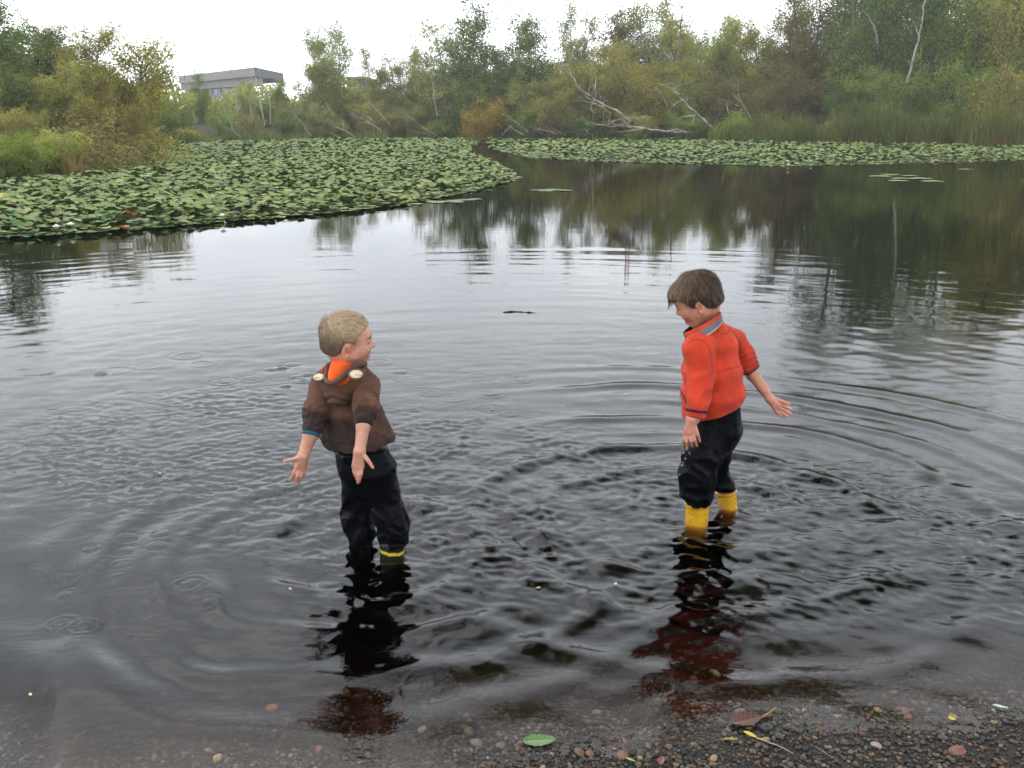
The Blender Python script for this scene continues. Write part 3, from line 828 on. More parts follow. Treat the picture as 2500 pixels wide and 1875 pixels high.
        s2 = chain(p, [L1(720, 640, 3.17), sh_r, L1(806, 890, 3.06), ec_r], [0.046, 0.045, 0.040, 0.030], 0.012)
        t2 = (p - V3(sh_r)) @ V3(ax_r) / Lr
        wr2 = (0.0045 - 0.0125 * folds(p, ax_r, 110, 200, 0.5, 15)) * sstep(0.1, 0.5, t2) * (1 - 0.6 * sstep(0.85, 1.0, t2)) + 0.002 * pn(p, 50, 16)
        # sleeves end in a plane at the cuff
        s1 = smax(s1 + wr1, plane(p, ec_l + ax_l * 0.004, ax_l), 0.006)
        s2 = smax(s2 + wr2, plane(p, ec_r + ax_r * 0.004, ax_r), 0.006)
        d = smin(d, s1, 0.016); d = smin(d, s2, 0.014)
        d = smax(d, plane(p, hem_o, hem_n), 0.008)
        # waistband pulls in
        return d + 0.004 * np.exp(-((plane(p, hem_o, hem_n) + 0.036) / 0.006) ** 2)
    lo = np.array([ec_l[0] - 0.07, 2.93, hem_o[2] - 0.07]); hi = np.array([spine[-1][0] + 0.17, 3.36, spine[0][2] + 0.05])
    v, qd = polygonize(fj, lo, hi, 0.0036)
    brown, dark = (0.120, 0.056, 0.036), (0.040, 0.022, 0.019)
    w = np.zeros(len(v))
    w = np.maximum(w, sstep(0.55, 0.72, (v - V3(sh_l)) @ V3(ax_l) / Ll) * (np.linalg.norm(v - V3(ec_l), axis=1) < 0.15))
    w = np.maximum(w, 0.85 * sstep(0.66, 0.80, (v - V3(sh_r)) @ V3(ax_r) / Lr) * (np.linalg.norm(v - V3(ec_r), axis=1) < 0.13))
    w = np.maximum(w, 0.75 * sstep(-0.075, -0.02, plane(v, hem_o, hem_n)))
    wet = np.clip(pn(v, 20, 21) * 1.2 - 0.3, 0, 0.55)
    col = lerpc(brown, dark, np.clip(np.maximum(w, wet), 0, 1))
    hoodie = part('hoodie', v, qd, col, M_JERSEY, root, org)
    # cuffs rolled at the elbow (ribbed, dark) and the blue-green shirt cuff under one
    for e, axv, r0, in ((ec_l, ax_l, 0.0335), (ec_r, ax_r, 0.0305)):
        fcuff = lambda p, e=e, axv=axv, r0=r0: smax(cap(p, e - axv * 0.014, e + axv * 0.006, r0, r0 - 0.002) + 0.0008 * np.sin(np.arctan2(plane(p, e, np.cross(axv, [1, 0, 0])), plane(p, e, np.cross(axv, np.cross(axv, [1, 0, 0])))) * 30), np.abs(plane(p, e - axv * 0.004, axv)) - 0.013, 0.006)
        v, qd = polygonize(fcuff, e - 0.05, e + 0.05, 0.003)
        part('cuff', v, qd, (0.036, 0.022, 0.020), M_JERSEY, hoodie, org)
    e = ec_l + ax_l * 0.012
    v, qd = polygonize(lambda p: smax(cap(p, e - ax_l * 0.01, e + ax_l * 0.01, 0.0305, 0.0295), np.abs(plane(p, e, ax_l)) - 0.007, 0.004), e - 0.05, e + 0.05, 0.003)
    part('shirt_cuff', v, qd, (0.012, 0.10, 0.13), M_JERSEY, root, org)
    # hood lying on the back, open, orange lining
    ho = L1(612, 690, 3.135)
    rim_b = L1(520, 712, 3.07)
    inn_c = ho + np.array([-0.004, 0.012, 0.030])
    def bag(p):
        d = ell(p, ho + np.array([0.008, 0.0, -0.010]), (0.082, 0.060, 0.066))
        d = smin(d, ell(p, L1(578, 815, 3.115), (0.034, 0.030, 0.034)), 0.03)
        d = smin(d, cap(p, L1(470, 640, 3.15), L1(505, 600, 3.17), 0.020, 0.018), 0.03)
        d = smin(d, cap(p, L1(735, 640, 3.12), L1(750, 570, 3.15), 0.022, 0.020), 0.03)
        return d
    def inner(p):
        d = ell(p, inn_c, (0.060, 0.058, 0.058))
        d = smin(d, cap(p, L1(600, 560, 3.13), L1(512, 690, 3.055), 0.030, 0.014), 0.02)
        d = smin(d, cap(p, L1(600, 560, 3.13), L1(690, 560, 3.08), 0.030, 0.010), 0.03)
        return d
    def fhood(p):
        g = pn(p * V3((1.6, 1, 0.9)), 55, 31) * 0.0022
        band = plane(p, L1(560, 760, 3.08), L1(560, 760, 3.08) - L1(520, 700, 3.08))
        d = bag(p) + g
        d = smax(d, -inner(p), 0.009)
        # sagging folds across the pouch
        zz_ = p[:, 2] + 0.45 * np.abs(p[:, 0] - ho[0] + 0.02) 
        d = d + 0.0042 * np.sin(zz_ * 210 + 0.6) * sstep(0.0, -0.05, p[:, 2] - ho[2] + 0.012)
        return d
    v, qd = polygonize(fhood, ho + np.array([-0.12, -0.11, -0.12]), ho + np.array([0.13, 0.12, 0.11]), 0.0028)
    ii = inner(v)
    orange = (0.78, 0.105, 0.014)
    is_o = sstep(0.0065, 0.0030, ii)
    hc_ = lerpc(np.array(brown) * 0.95, orange, is_o)
    part('hood', v, qd, hc_, M_JERSEY, hoodie, org)
    # lining rising to the back of the neck
    def flin(p):
        d = cap(p, L1(648, 535, 3.155), L1(600, 650, 3.10), 0.050, 0.040)
        d = smin(d, cap(p, L1(600, 600, 3.10), L1(530, 680, 3.062), 0.026, 0.012), 0.02)
        d = d + 0.0016 * pn(p, 90, 33)
        d = smax(d, plane(p, L1(620, 537, 3.10), np.array([0.05, -0.22, 1.0])), 0.004)
        return smax(d, -cap(p, L1(655, 480, 3.18), L1(650, 640, 3.20), 0.043, 0.043), 0.004)
    v, qd = polygonize(flin, L1(610, 610, 3.11) - 0.10, L1(610, 610, 3.11) + 0.10, 0.0026)
    part('hood_lining', v, qd, orange, M_JERSEY, hoodie, org)
    # rim band of the hood: a rolled brown edge
    rim = smooth_line([L1(498, 560, 3.14), L1(478, 640, 3.085), L1(478, 700, 3.055), L1(512, 722, 3.045), L1(570, 705, 3.042), L1(645, 640, 3.035), L1(710, 580, 3.05), L1(752, 545, 3.075), L1(790, 560, 3.12)], 26)
    wdt = np.interp(np.linspace(0, 1, 26), [0, 0.25, 0.5, 0.8, 1], [0.006, 0.006, 0.010, 0.013, 0.013])
    def frim(p):
        d = None
        for i in range(25):
            e_ = cap(p, rim[i], rim[i + 1], wdt[i], wdt[i + 1])
            d = e_ if d is None else smin(d, e_, 0.004)
        return d
    v, qd = polygonize(frim, rim.min(0) - 0.02, rim.max(0) + 0.02, 0.0028)
    part('hood_rim', v, qd, np.array(brown) * 1.05, M_JERSEY, hoodie, org)
    # round ears sewn on the rim, cream inside with a stitched line
    for k, (cxy, yaw_, tilt, r) in enumerate((((728, 645), 0.35, 0.45, (0.029, 0.0065, 0.021)), ((428, 668), -0.5, -0.55, (0.027, 0.0065, 0.018)))):
        ce = L1(cxy[0], cxy[1], 3.026 if k == 0 else 3.10)
        fw = np.array([math.sin(yaw_) * 0.4, -0.86, 0.5]); fw /= np.linalg.norm(fw)
        up0 = np.array([math.sin(tilt), 0, math.cos(tilt)]); ux = np.cross(up0, fw); ux /= np.linalg.norm(ux); uz = np.cross(fw, ux)
        ux, uz = (ux * math.cos(0.5) + uz * math.sin(0.5) * (1 if k == 0 else -1)), None
        uz = np.cross(fw, ux)
        Me = np.stack([ux, fw, uz], 1)
        v, qd = polygonize(lambda p: ell(p, ce, r, Me), ce - 0.035, ce + 0.035, 0.0018)
        ql = (v - V3(ce)) @ Me
        part('hood_ear', v, qd, np.array(brown) * 1.1, M_JERSEY, hoodie, org)
        cc_ = ce + fw * 0.0050
        rr_ = (r[0] * 0.76, 0.0032, r[2] * 0.70)
        v, qd = polygonize(lambda p: ell(p, cc_, rr_, Me), cc_ - 0.03, cc_ + 0.03, 0.0013)
        ql = (v - V3(cc_)) @ Me
        line = np.exp(-((ql[:, 2] + 0.003 + 6 * ql[:, 0] ** 2) / 0.0011) ** 2) * (ql[:, 0] * (1 if k == 0 else -1) > -0.004)
        part('ear_inside', v, qd, lerpc((0.62, 0.54, 0.36), (0.06, 0.04, 0.03), np.clip(line, 0, 1)), M_JERSEY, hoodie, org)
    # trousers
    legl = [L2(640, 480, 3.23), L2(578, 760, 3.26), L2(568, 1000, 3.265), L2(612, 1185, 3.262), L2(602, 1300, 3.26)]
    legr = [L2(790, 480, 3.19), L2(892, 750, 3.20), L2(948, 960, 3.195), L2(992, 1090, 3.19), L2(1000, 1240, 3.19), L2(1002, 1310, 3.19)]
    def fp(p):
        d = loft(p, [L1(770, 1240, 3.21), L2(690, 420, 3.215), L2(720, 620, 3.225)], [0.098, 0.106, 0.098], [0.085, 0.092, 0.082], rt, 0.03, 0.03)
        a1 = chain(p, legl, [0.066, 0.055, 0.053, 0.053, 0.040], 0.02)
        a2 = chain(p, legr, [0.066, 0.053, 0.056, 0.056, 0.050, 0.042], 0.02)
        def fold(pts, s):
            A = V3(pts[0]); B = V3(pts[-1]); tt = (p - A) @ (B - A) / float((B - A) @ (B - A))
            return (0.003 - 0.010 * folds(p, (0.5, 0.3, 0.8), 35, 110, 1.0, 40 + s)) * sstep(0.1, 0.5, tt) + 0.0035 * pn(p * V3((1, 1, 0.5)), 60, 50 + s, 3)
        d = smin(smin(d + 0.004 * pn(p, 30, 61, 3), a1 + fold(legl, 1), 0.03), a2 + fold(legr, 2), 0.03)
        hem_z = np.where(p[:, 0] > -0.485, 0.028 + 0.25 * (p[:, 0] + 0.44), -0.02)
        return smax(smax(d, hem_z - p[:, 2], 0.006), plane(p, L1(785, 1235, 3.2), [0, 0, 1]), 0.01)
    v, qd = polygonize(fp, org + np.array([-0.16, -0.17, 0.03]), org + np.array([0.26, 0.18, 0.62]), 0.0038)
    part('trousers', v, qd, (0.01, 0.01, 0.012), M_NYLON, root, org)
    # boots: black with yellow bands, standing on the bed
    for (bx, r0) in ((legl[-1], 0.040), (legr[-1] + np.array([-0.006, -0.006, 0]), 0.046)):
        zb = float(ground_z(bx[0], bx[1])) + 0.006
        top = np.array([bx[0], bx[1], 0.040]); bot = np.array([bx[0], bx[1], zb + 0.035]); toe = np.array([bx[0] + 0.03, bx[1] + 0.085, zb + 0.028])
        fbt = lambda p: smax(smin(cap(p, bot, top, 0.040, r0), cap(p, bot, toe, 0.036, 0.030), 0.03), zb - p[:, 2], 0.004)
        v, qd = polygonize(fbt, bx + np.array([-0.08, -0.07, -0.30]), bx + np.array([0.11, 0.14, 0.12]), 0.004)
        z = v[:, 2] + 0.12 * (v[:, 0] - bx[0])
        yel = (((z > 0.012) & (z < 0.024))) & (bx[0] > -0.49)
        part('boot', v, qd, np.where(yel[:, None], np.array([[0.62, 0.47, 0.02]]), np.array([[0.010, 0.010, 0.010]])), M_RUBBER, root, org)
    return root
hoodie_child = build_hoodie_child()

# ------------------------------------------------------------------ the child in the orange fleece
def L3(cx, cy, Y): return P(1580 + cx / 3.771, 640 + cy / 3.771, Y)
def L4(cx, cy, Y): return P(1580 + cx / 4.484, 950 + cy / 4.484, Y)
def build_fleece_child():
    org = np.array([0.68, 3.52, float(ground_z(0.68, 3.52))])
    root = empty('person', org, 'child with dark hair in an orange fleece jacket and yellow rubber boots, wading', 'child')
    skin = (0.46, 0.225, 0.145); lip = (0.40, 0.13, 0.11)
    parts = []
    Rm = frame_rot(R(164), R(29), R(-4)); hc = L3(462, 335, 3.47)
    w2l = lambda p: (p - V3(hc)) @ np.asarray(Rm, f32)
    nb = L3(580, 640, 3.49)
    def fh(p):
        d = head_sdf(w2l(p), 0.8)
        return smin(d, chain(p, [hc + Rm @ np.array([-0.022, 0, -0.045]), L3(560, 520, 3.48), nb], [0.044, 0.038, 0.045]), 0.024)
    lo, hi = hc - 0.125, hc + 0.125; lo[2] = nb[2] - 0.03
    v, qd = polygonize(fh, lo, hi, 0.0023)
    parts.append((v, qd, head_color(w2l(v), skin, lip)))
    def arm(pts, rs, fingers, palm, palmcol):
        allp = list(pts) + [q for fgr, _ in fingers for q in fgr]
        def fa(p):
            d = chain(p, pts, rs, 0.012)
            for a, b, ra, rb in palm: d = smin(d, cap(p, a, b, ra, rb), 0.008)
            for fgr, rr_ in fingers: d = smin(d, chain(p, fgr, rr_, 0.002), 0.0032)
            return d
        lo, hi = bounds(allp, 0.04)
        v, qd = polygonize(fa, lo, hi, 0.0021)
        wv = (pts[-1] - pts[-2]) / np.linalg.norm(pts[-1] - pts[-2])
        hand = sstep(-0.012, 0.02, (v - V3(pts[-1])) @ V3(wv))
        tips = np.array([fgr[-1] for fgr, _ in fingers])
        dt = np.min(np.linalg.norm(v[:, None, :] - tips[None], axis=2), 1)
        parts.append((v, qd, lerpc(skin, palmcol, np.clip(hand * 0.75 + 0.4 * np.exp(-(dt / 0.012) ** 2), 0, 1))))
    wrN = L4(485, 335, 3.345)
    arm([L3(455, 1330, 3.36), L3(425, 1440, 3.35), wrN], [0.026, 0.0225, 0.0200],
        [([L4(525, 420, 3.335), L4(552, 500, 3.325), L4(576, 572, 3.33)], [0.0085, 0.0070, 0.0052]),
         ([L4(498, 480, 3.33), L4(520, 560, 3.318), L4(542, 622, 3.33)], [0.0078, 0.0066, 0.0050]),
         ([L4(468, 490, 3.332), L4(480, 570, 3.318), L4(492, 628, 3.33)], [0.0078, 0.0066, 0.0050]),
         ([L4(438, 490, 3.336), L4(432, 580, 3.324), L4(434, 656, 3.332)], [0.0076, 0.0064, 0.0050]),
         ([L4(412, 480, 3.342), L4(400, 555, 3.334), L4(402, 616, 3.342)], [0.0070, 0.0056, 0.0046])],
        [(wrN, L4(500, 470, 3.332), 0.0175, 0.0115), (wrN, L4(465, 480, 3.333), 0.0175, 0.0120), (wrN, L4(425, 475, 3.34), 0.017, 0.0105)], (0.47, 0.20, 0.14))
    wrF = L3(1128, 1255, 3.50)
    arm([L3(925, 960, 3.56), L3(975, 1040, 3.55), L3(1060, 1150, 3.525), wrF], [0.026, 0.0235, 0.0205, 0.0158],
        [([L3(1190, 1262, 3.492), L3(1250, 1285, 3.478), L3(1304, 1304, 3.465)], [0.0082, 0.0066, 0.0052]),
         ([L3(1248, 1318, 3.483), L3(1290, 1338, 3.468), L3(1322, 1350, 3.458)], [0.0078, 0.0066, 0.0054]),
         ([L3(1244, 1352, 3.482), L3(1288, 1375, 3.467), L3(1318, 1392, 3.457)], [0.0078, 0.0066, 0.0054]),
         ([L3(1226, 1378, 3.484), L3(1264, 1402, 3.470), L3(1292, 1415, 3.46)], [0.0075, 0.0064, 0.0052]),
         ([L3(1195, 1382, 3.488), L3(1238, 1415, 3.477), L3(1272, 1434, 3.47)], [0.0072, 0.0060, 0.0050])],
        [(wrF, L3(1235, 1312, 3.487), 0.0155, 0.0100), (wrF, L3(1232, 1345, 3.486), 0.0155, 0.0105), (wrF, L3(1195, 1372, 3.49), 0.0155, 0.0100)], (0.56, 0.25, 0.19))
    def fb(p):
        d = chain(p, [nb, L3(590, 800, 3.5), L3(590, 1050, 3.5), L3(620, 1400, 3.52)], [0.045, 0.066, 0.072, 0.070], 0.05)
        d = smin(d, chain(p, [L3(590, 720, 3.5), L3(470, 800, 3.43), L3(490, 1100, 3.38), L3(445, 1400, 3.355)], [0.04, 0.034, 0.028, 0.024], 0.01), 0.03)
        d = smin(d, chain(p, [L3(590, 720, 3.5), L3(800, 740, 3.55), L3(930, 975, 3.558)], [0.04, 0.034, 0.026], 0.01), 0.03)
        d = smin(d, chain(p, [L4(720, 460, 3.5), L4(560, 900, 3.46), L4(552, 1230, 3.47), L4(552, 1230, 3.47) - np.array([0, 0, 0.2])], [0.055, 0.042, 0.034, 0.03], 0.01), 0.03)
        d = smin(d, chain(p, [L4(800, 460, 3.56), L4(750, 850, 3.6), L4(865, 1120, 3.62), L4(880, 1150, 3.62) - np.array([0, 0, 0.18])], [0.05, 0.038, 0.03, 0.028], 0.01), 0.03)
        return d
    v, qd = polygonize(fb, org + np.array([-0.3, -0.25, 0.0]), org + np.array([0.32, 0.22, 1.1]), 0.008)
    parts.append((v, qd, np.asarray(skin)))
    bv, bq, bc = joinv(parts)
    part('body', bv, bq, bc, M_SKIN, root, org)
    # hair: thick brown mop falling over the forehead
    zx = [-0.14, -0.075, -0.045, -0.026, -0.014, 0.004, 0.016, 0.026, 0.036, 0.048, 0.060, 0.072, 0.10, 0.14]
    zz = [-0.045, -0.052, -0.052, -0.036, 0.000, 0.004, -0.022, -0.010, 0.014, 0.030, 0.038, 0.038, 0.032, 0.028]
    def fhair(p):
        q = w2l(p)
        d = ell(q, (-0.006, 0, 0.022), (0.084, 0.069, 0.071))
        d = smin(d, ell(q, (-0.030, 0, -0.030), (0.052, 0.052, 0.042)), 0.03)
        top = sstep(-0.05, 0.05, q[:, 2])
        th = 0.004 + 0.0075 * top + 0.006 * sstep(0.03, 0.09, q[:, 0])
        ang = np.arctan2(q[:, 1], q[:, 0] + 0.055) * 7 + q[:, 2] * 30
        d = d - th - 0.0016 * np.sin(ang + 2 * pn(q, 40, 71)) - 0.0018 * pn(q, 80, 72)
        edge_ = np.interp(q[:, 0], zx, zz).astype(f32) + 0.004 * np.sin(q[:, 0] * 330 + q[:, 1] * 250)
        return smax(d, edge_ - q[:, 2], 0.010)
    v, qd = polygonize(fhair, hc - 0.14, hc + 0.14, 0.0030)
    q = w2l(v); nr = vert_normals(v, qd)
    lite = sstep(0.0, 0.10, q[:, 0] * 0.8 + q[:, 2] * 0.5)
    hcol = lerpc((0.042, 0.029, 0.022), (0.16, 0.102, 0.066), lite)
    rg = np.random.default_rng(15)
    pick = rg.integers(0, len(v), 9000)
    ql = q[pick]
    crown = np.array([-0.050, 0.0, 0.10])
    dl = ql - crown; dl[:, 2] -= 0.02; dl /= np.linalg.norm(dl, axis=1)[:, None] + 1e-6
    sw = np.cross(np.array([-0.3, 0, 0.95]), dl); dl = dl + 0.35 * sw
    dl[ql[:, 2] < 0.03] += np.array([0, 0, -0.8])
    cols = np.array([[0.15, 0.097, 0.063], [0.095, 0.062, 0.042], [0.27, 0.18, 0.115], [0.06, 0.040, 0.029]])
    hl = np.interp(ql[:, 0], zx, zz)
    keep = (ql[:, 2] > hl - 0.002)
    pick, ql, dl, hl = pick[keep], ql[keep], dl[keep], hl[keep]
    sv, sq, scol = strands(v[pick], nr[pick], dl @ Rm.T, (0.026 + 0.004 * sstep(0.05, 0.09, ql[:, 0])) * np.clip((ql[:, 2] - hl) / 0.035, 0.30, 1), 0.0042, 0.0008, 16, cols, 4, 0.0, 0.003)
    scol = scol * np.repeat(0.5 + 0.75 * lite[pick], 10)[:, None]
    # fringe locks curling off the forehead
    front = np.where((q[:, 0] > 0.070) & (q[:, 2] < 0.060) & (q[:, 2] > 0.02))[0]
    pk = rg.choice(front, 260)
    tubes = []
    for i in pk[:46]:
        L = rg.uniform(0.014, 0.028); s = np.linspace(0, 1, 6)
        dloc = np.stack([0.012 * np.sin(s * rg.uniform(1.5, 3.4)), 0.006 * rg.normal() * s, -L * s + 0.010 * s ** 3 * rg.uniform(0, 1)], 1)
        tubes.append((v[i] + dloc @ Rm.T, 0.0010 * (1.2 - s)))
    for k in range(3):
        s = np.linspace(0, 1, 10)
        st = q[pk[k * 3]]
        base_ = np.array([0.094, (k - 1) * 0.02 + 0.01, 0.030])
        dloc = base_ + np.stack([0.016 * np.sin(s * 3.2), 0.0 * s, -0.024 * s + 0.012 * s ** 3], 1)
        tubes.append((hc + dloc @ Rm.T, 0.0016 * (1.15 - s)))
    tv, tq = tubes_np(tubes, 4)
    hv, hq, hcc = joinv([(v, qd, hcol), (sv, sq, scol), (tv, tq, np.array([0.06, 0.037, 0.024]))])
    part('hair', hv, hq, hcc, M_HAIR, root, org)
    # fleece jacket
    shN, shF = L3(475, 800, 3.42), L3(800, 725, 3.55)
    cuN, cuF = L3(444, 1430, 3.352), L3(955, 995, 3.555)
    spine = [L3(580, 610, 3.49), L3(590, 760, 3.49), L3(592, 1000, 3.49), L3(600, 1200, 3.49), L3(602, 1480, 3.50)]
    rt = np.array([0.86, -0.5, 0.0])
    hemo = L3(610, 1440, 3.4); hn = np.cross(L3(892, 1320, 3.48) - L3(462, 1548, 3.42), np.array([-0.12, 1.0, 0.06])); hn /= np.linalg.norm(hn)
    if hn[2] > 0: hn = -hn
    axN = (cuN - L3(495, 1100, 3.38)); axN /= np.linalg.norm(axN)
    axF = (cuF - L3(890, 880, 3.555)); axF /= np.linalg.norm(axF)
    LN, LF = np.linalg.norm(cuN - shN), np.linalg.norm(cuF - shF)
    aN, aF = (cuN - shN) / LN, (cuF - shF) / LF
    seam_z = L3(730, 985, 3.40)
    def fj(p):
        d = loft(p, spine, [0.060, 0.092, 0.112, 0.120, 0.122], [0.055, 0.080, 0.098, 0.106, 0.108], rt, 0.04, 0.03)
        d = d + 0.0035 * pn(p * V3((1, 1, 0.6)), 28, 81) + 0.0018 * pn(p, 70, 82)
        s1 = chain(p, [L3(580, 690, 3.46), shN, L3(497, 1090, 3.385), L3(470, 1290, 3.36), cuN], [0.050, 0.058, 0.042, 0.038, 0.036], 0.02)
        t1 = (p - V3(shN)) @ V3(aN) / LN
        s1 = s1 + (0.002 - 0.0065 * folds(p, (axN + np.array([0.7, 0, 0])), 45, 110, 0.6, 83)) * sstep(0.08, 0.3, t1) * (1 - 0.7 * sstep(0.7, 0.85, t1)) + 0.0012 * pn(p, 60, 84)
        s1 = smax(s1, plane(p, cuN, axN), 0.006)
        s2 = chain(p, [L3(700, 690, 3.51), shF, L3(885, 880, 3.555), cuF], [0.050, 0.045, 0.043, 0.032], 0.015)
        t2 = (p - V3(shF)) @ V3(aF) / LF
        s2 = s2 + (0.004 - 0.012 * folds(p, axF, 130, 220, 0.4, 85)) * sstep(0.1, 0.4, t2)
        s2 = smax(s2, plane(p, cuF + axF * 0.004, axF), 0.006)
        d = smin(d, s1, 0.011); d = smin(d, s2, 0.014)
        d = smax(d, plane(p, hemo, hn), 0.008)
        return d
    lo = np.array([L3(250, 1000, 3.5)[0], 3.27, hemo[2] - 0.10]); hi = np.array([cuF[0] + 0.06, 3.68, spine[0][2] + 0.05])
    Yr_ = np.arange(3.24, 3.64, 0.002)
    seams = [surf_pt(fj, pl, Yr_, L3) for pl in (
        [(600, 1016), (640, 1012), (690, 1003), (740, 992), (800, 975), (860, 958)],
        [(640, 612), (648, 640), (680, 660), (715, 664), (748, 650), (758, 622)],
        [(372, 760), (392, 738), (430, 716), (480, 716), (525, 735), (560, 775), (582, 840), (592, 900), (598, 1010)],
        [(790, 640), (830, 700), (852, 780), (868, 880), (878, 990)],
        [(290, 1020), (320, 1030), (352, 1038)])]
    seams = [s_ for s_ in seams if len(s_) > 1]
    def fj2(p):
        d = fj(p)
        near_ = np.abs(d) < 0.012
        if near_.any():
            sd = np.minimum.reduce([polyline_dist(p[near_], s_) for s_ in seams])
            d[near_] += 0.0040 * np.exp(-(sd / 0.0034) ** 2)
        return d
    v, qd = polygonize(fj2, lo, hi, 0.0034)
    sdv = np.minimum.reduce([polyline_dist(v, s_) for s_ in seams])
    org_c, red_c = (0.60, 0.052, 0.017), (0.46, 0.024, 0.020)
    t1 = (v - V3(shN)) @ V3(aN) / LN
    near_arm = chain(v, [shN, L3(497, 1090, 3.385), L3(470, 1290, 3.36), cuN], [0.058, 0.042, 0.038, 0.036], 0.02) < 0.006
    w = np.clip(0.65 * sstep(0.8, 0.9, t1) * near_arm + 0.3 * pn(v, 9, 91), 0, 1)
    w = np.maximum(w, 0.55 * sstep(0.45, 0.7, (v - V3(shF)) @ V3(aF) / LF) * (np.linalg.norm(v - V3(cuF), axis=1) < 0.12))
    col = lerpc(org_c, red_c, w)
    far_end = sstep(0.016, 0.006, -((v - V3(cuF)) @ V3(axF))) * (np.linalg.norm(v - V3(cuF), axis=1) < 0.06)
    col = col * (1 - far_end[:, None]) + np.array([[0.10, 0.045, 0.04]]) * far_end[:, None]
    col = col * (1 - 0.45 * np.exp(-(sdv / 0.0030) ** 2))[:, None]
    jacket = part('fleece_jacket', v, qd, col, M_FLEECE, root, org)
    # dark band round the cuff
    e = cuN - axN * 0.026
    rb_ = np.cross(axN, [0, 1, 0]); rb_ /= np.linalg.norm(rb_)
    v, qd = polygonize(lambda p: smax(cap(p, e - axN * 0.02, e + axN * 0.02, 0.0435, 0.0425), np.abs(plane(p, e, axN)) - 0.0052, 0.002), e - 0.05, e + 0.05, 0.0017)
    part('cuff_band', v, qd, (0.012, 0.010, 0.022), M_FLEECE, jacket, org)
    # side pocket zip
    zpts = smooth_line([L3(303, 1165, 3.385), L3(335, 1230, 3.375), L3(372, 1315, 3.368)], 8)
    v, qd = tubes_np([(zpts, 0.0022)], 6)
    part('pocket_zip', v, qd, (0.02, 0.014, 0.016), M_RUBBER, jacket, org)
    # stand-up collar: orange fleece, grey band round the back, dark edge at the front opening
    Pb, Pf = L3(676, 466, 3.425), L3(332, 640, 3.525)
    Qb, Qf = L3(694, 565, 3.425), L3(376, 735, 3.52)
    n_, m_ = 96, 14
    an = np.linspace(-math.pi * 0.97, math.pi * 0.97, n_)
    rows_, cols_ = [], []
    cT, aT = (Pb + Pf) / 2, (Pb - Pf) / 2
    cB, aB = (Qb + Qf) / 2, (Qb - Qf) / 2
    bT = np.array([-0.026, -0.052, -0.010]); bB = np.array([-0.030, -0.062, -0.016])
    prof = [(0.0, 1.0), (0.08, 1.0), (0.2, 1.0), (0.35, 1.0), (0.5, 1.0), (0.65, 1.0), (0.8, 1.0), (0.93, 1.0), (1.0, 0.985), (1.02, 0.955), (0.98, 0.925), (0.8, 0.92), (0.5, 0.92), (0.1, 0.92)]
    for vv, sc_ in prof:
        a_ = aB * (1 - vv) + aT * vv; b_ = bB * (1 - vv) + bT * vv; c_ = cB * (1 - vv) + cT * vv
        rows_.append(c_ + sc_ * (np.cos(an)[:, None] * a_ + np.sin(an)[:, None] * b_))
        col_ = np.tile(np.array([[0.60, 0.052, 0.017]]), (n_, 1))
        if sc_ == 1.0 and 0.08 <= vv <= 0.66:
            g = np.abs(an) < 1.75 - 0.0 * vv
            col_[g] = (0.17, 0.17, 0.175)
        if sc_ == 1.0 and vv == 0.08:
            col_[np.abs(an) < 1.75] = (0.5, 0.42, 0.36)
        col_[np.abs(an) > math.pi * 0.80] = (0.012, 0.011, 0.016)
        if sc_ < 0.93: col_[:] = (0.014, 0.012, 0.016)
        cols_.append(col_)
    v = np.stack(rows_).reshape(-1, 3); cc = np.stack(cols_).reshape(-1, 3)
    i = np.arange(m_ - 1)[:, None] * n_ + np.arange(n_ - 1)[None, :]
    qd = np.stack([i, i + 1, i + n_ + 1, i + n_], 2).reshape(-1, 4)
    part('collar', v, qd, cc, M_FLEECE, jacket, org)
    # trousers
    legN = [L4(730, 440, 3.50), L4(605, 720, 3.465), L4(545, 950, 3.455), L4(548, 1120, 3.468), L4(556, 1225, 3.472)]
    legF = [L4(815, 440, 3.56), L4(770, 700, 3.585), L4(742, 900, 3.605), L4(815, 1060, 3.617), L4(862, 1125, 3.624)]
    def fp(p):
        d = loft(p, [L3(640, 1330, 3.51), L4(770, 430, 3.525), L4(740, 600, 3.525)], [0.090, 0.092, 0.078], [0.082, 0.088, 0.080], rt, 0.03, 0.03)
        a1 = chain(p, legN, [0.078, 0.073, 0.066, 0.060, 0.050], 0.02)
        a2 = chain(p, legF, [0.072, 0.052, 0.050, 0.043, 0.0385], 0.02)
        def fold(pts, s):
            A = V3(pts[0]); B = V3(pts[-1]); tt = (p - A) @ (B - A) / float((B - A) @ (B - A))
            return (0.0035 - 0.011 * folds(p, (0.5, 0.3, 0.8), 35, 110, 1.0, 140 + s)) * sstep(0.05, 0.4, tt) + 0.0045 * pn(p * V3((1, 1, 0.6)), 55, 150 + s, 3)
        d = smin(smin(d + 0.004 * pn(p, 30, 161, 3), a1 + fold(legN, 1), 0.03), a2 + fold(legF, 2), 0.03)
        d = smax(d, -(p[:, 2] - (legN[-1][2] - 0.014) - 0.12 * np.maximum(p[:, 1] - 3.53, 0)), 0.006)
        return d
    v, qd = polygonize(fp, org + np.array([-0.2, -0.2, 0.2]), org + np.array([0.28, 0.25, 0.75]), 0.0038)
    part('trousers', v, qd, (0.01, 0.01, 0.012), M_NYLON, root, org)
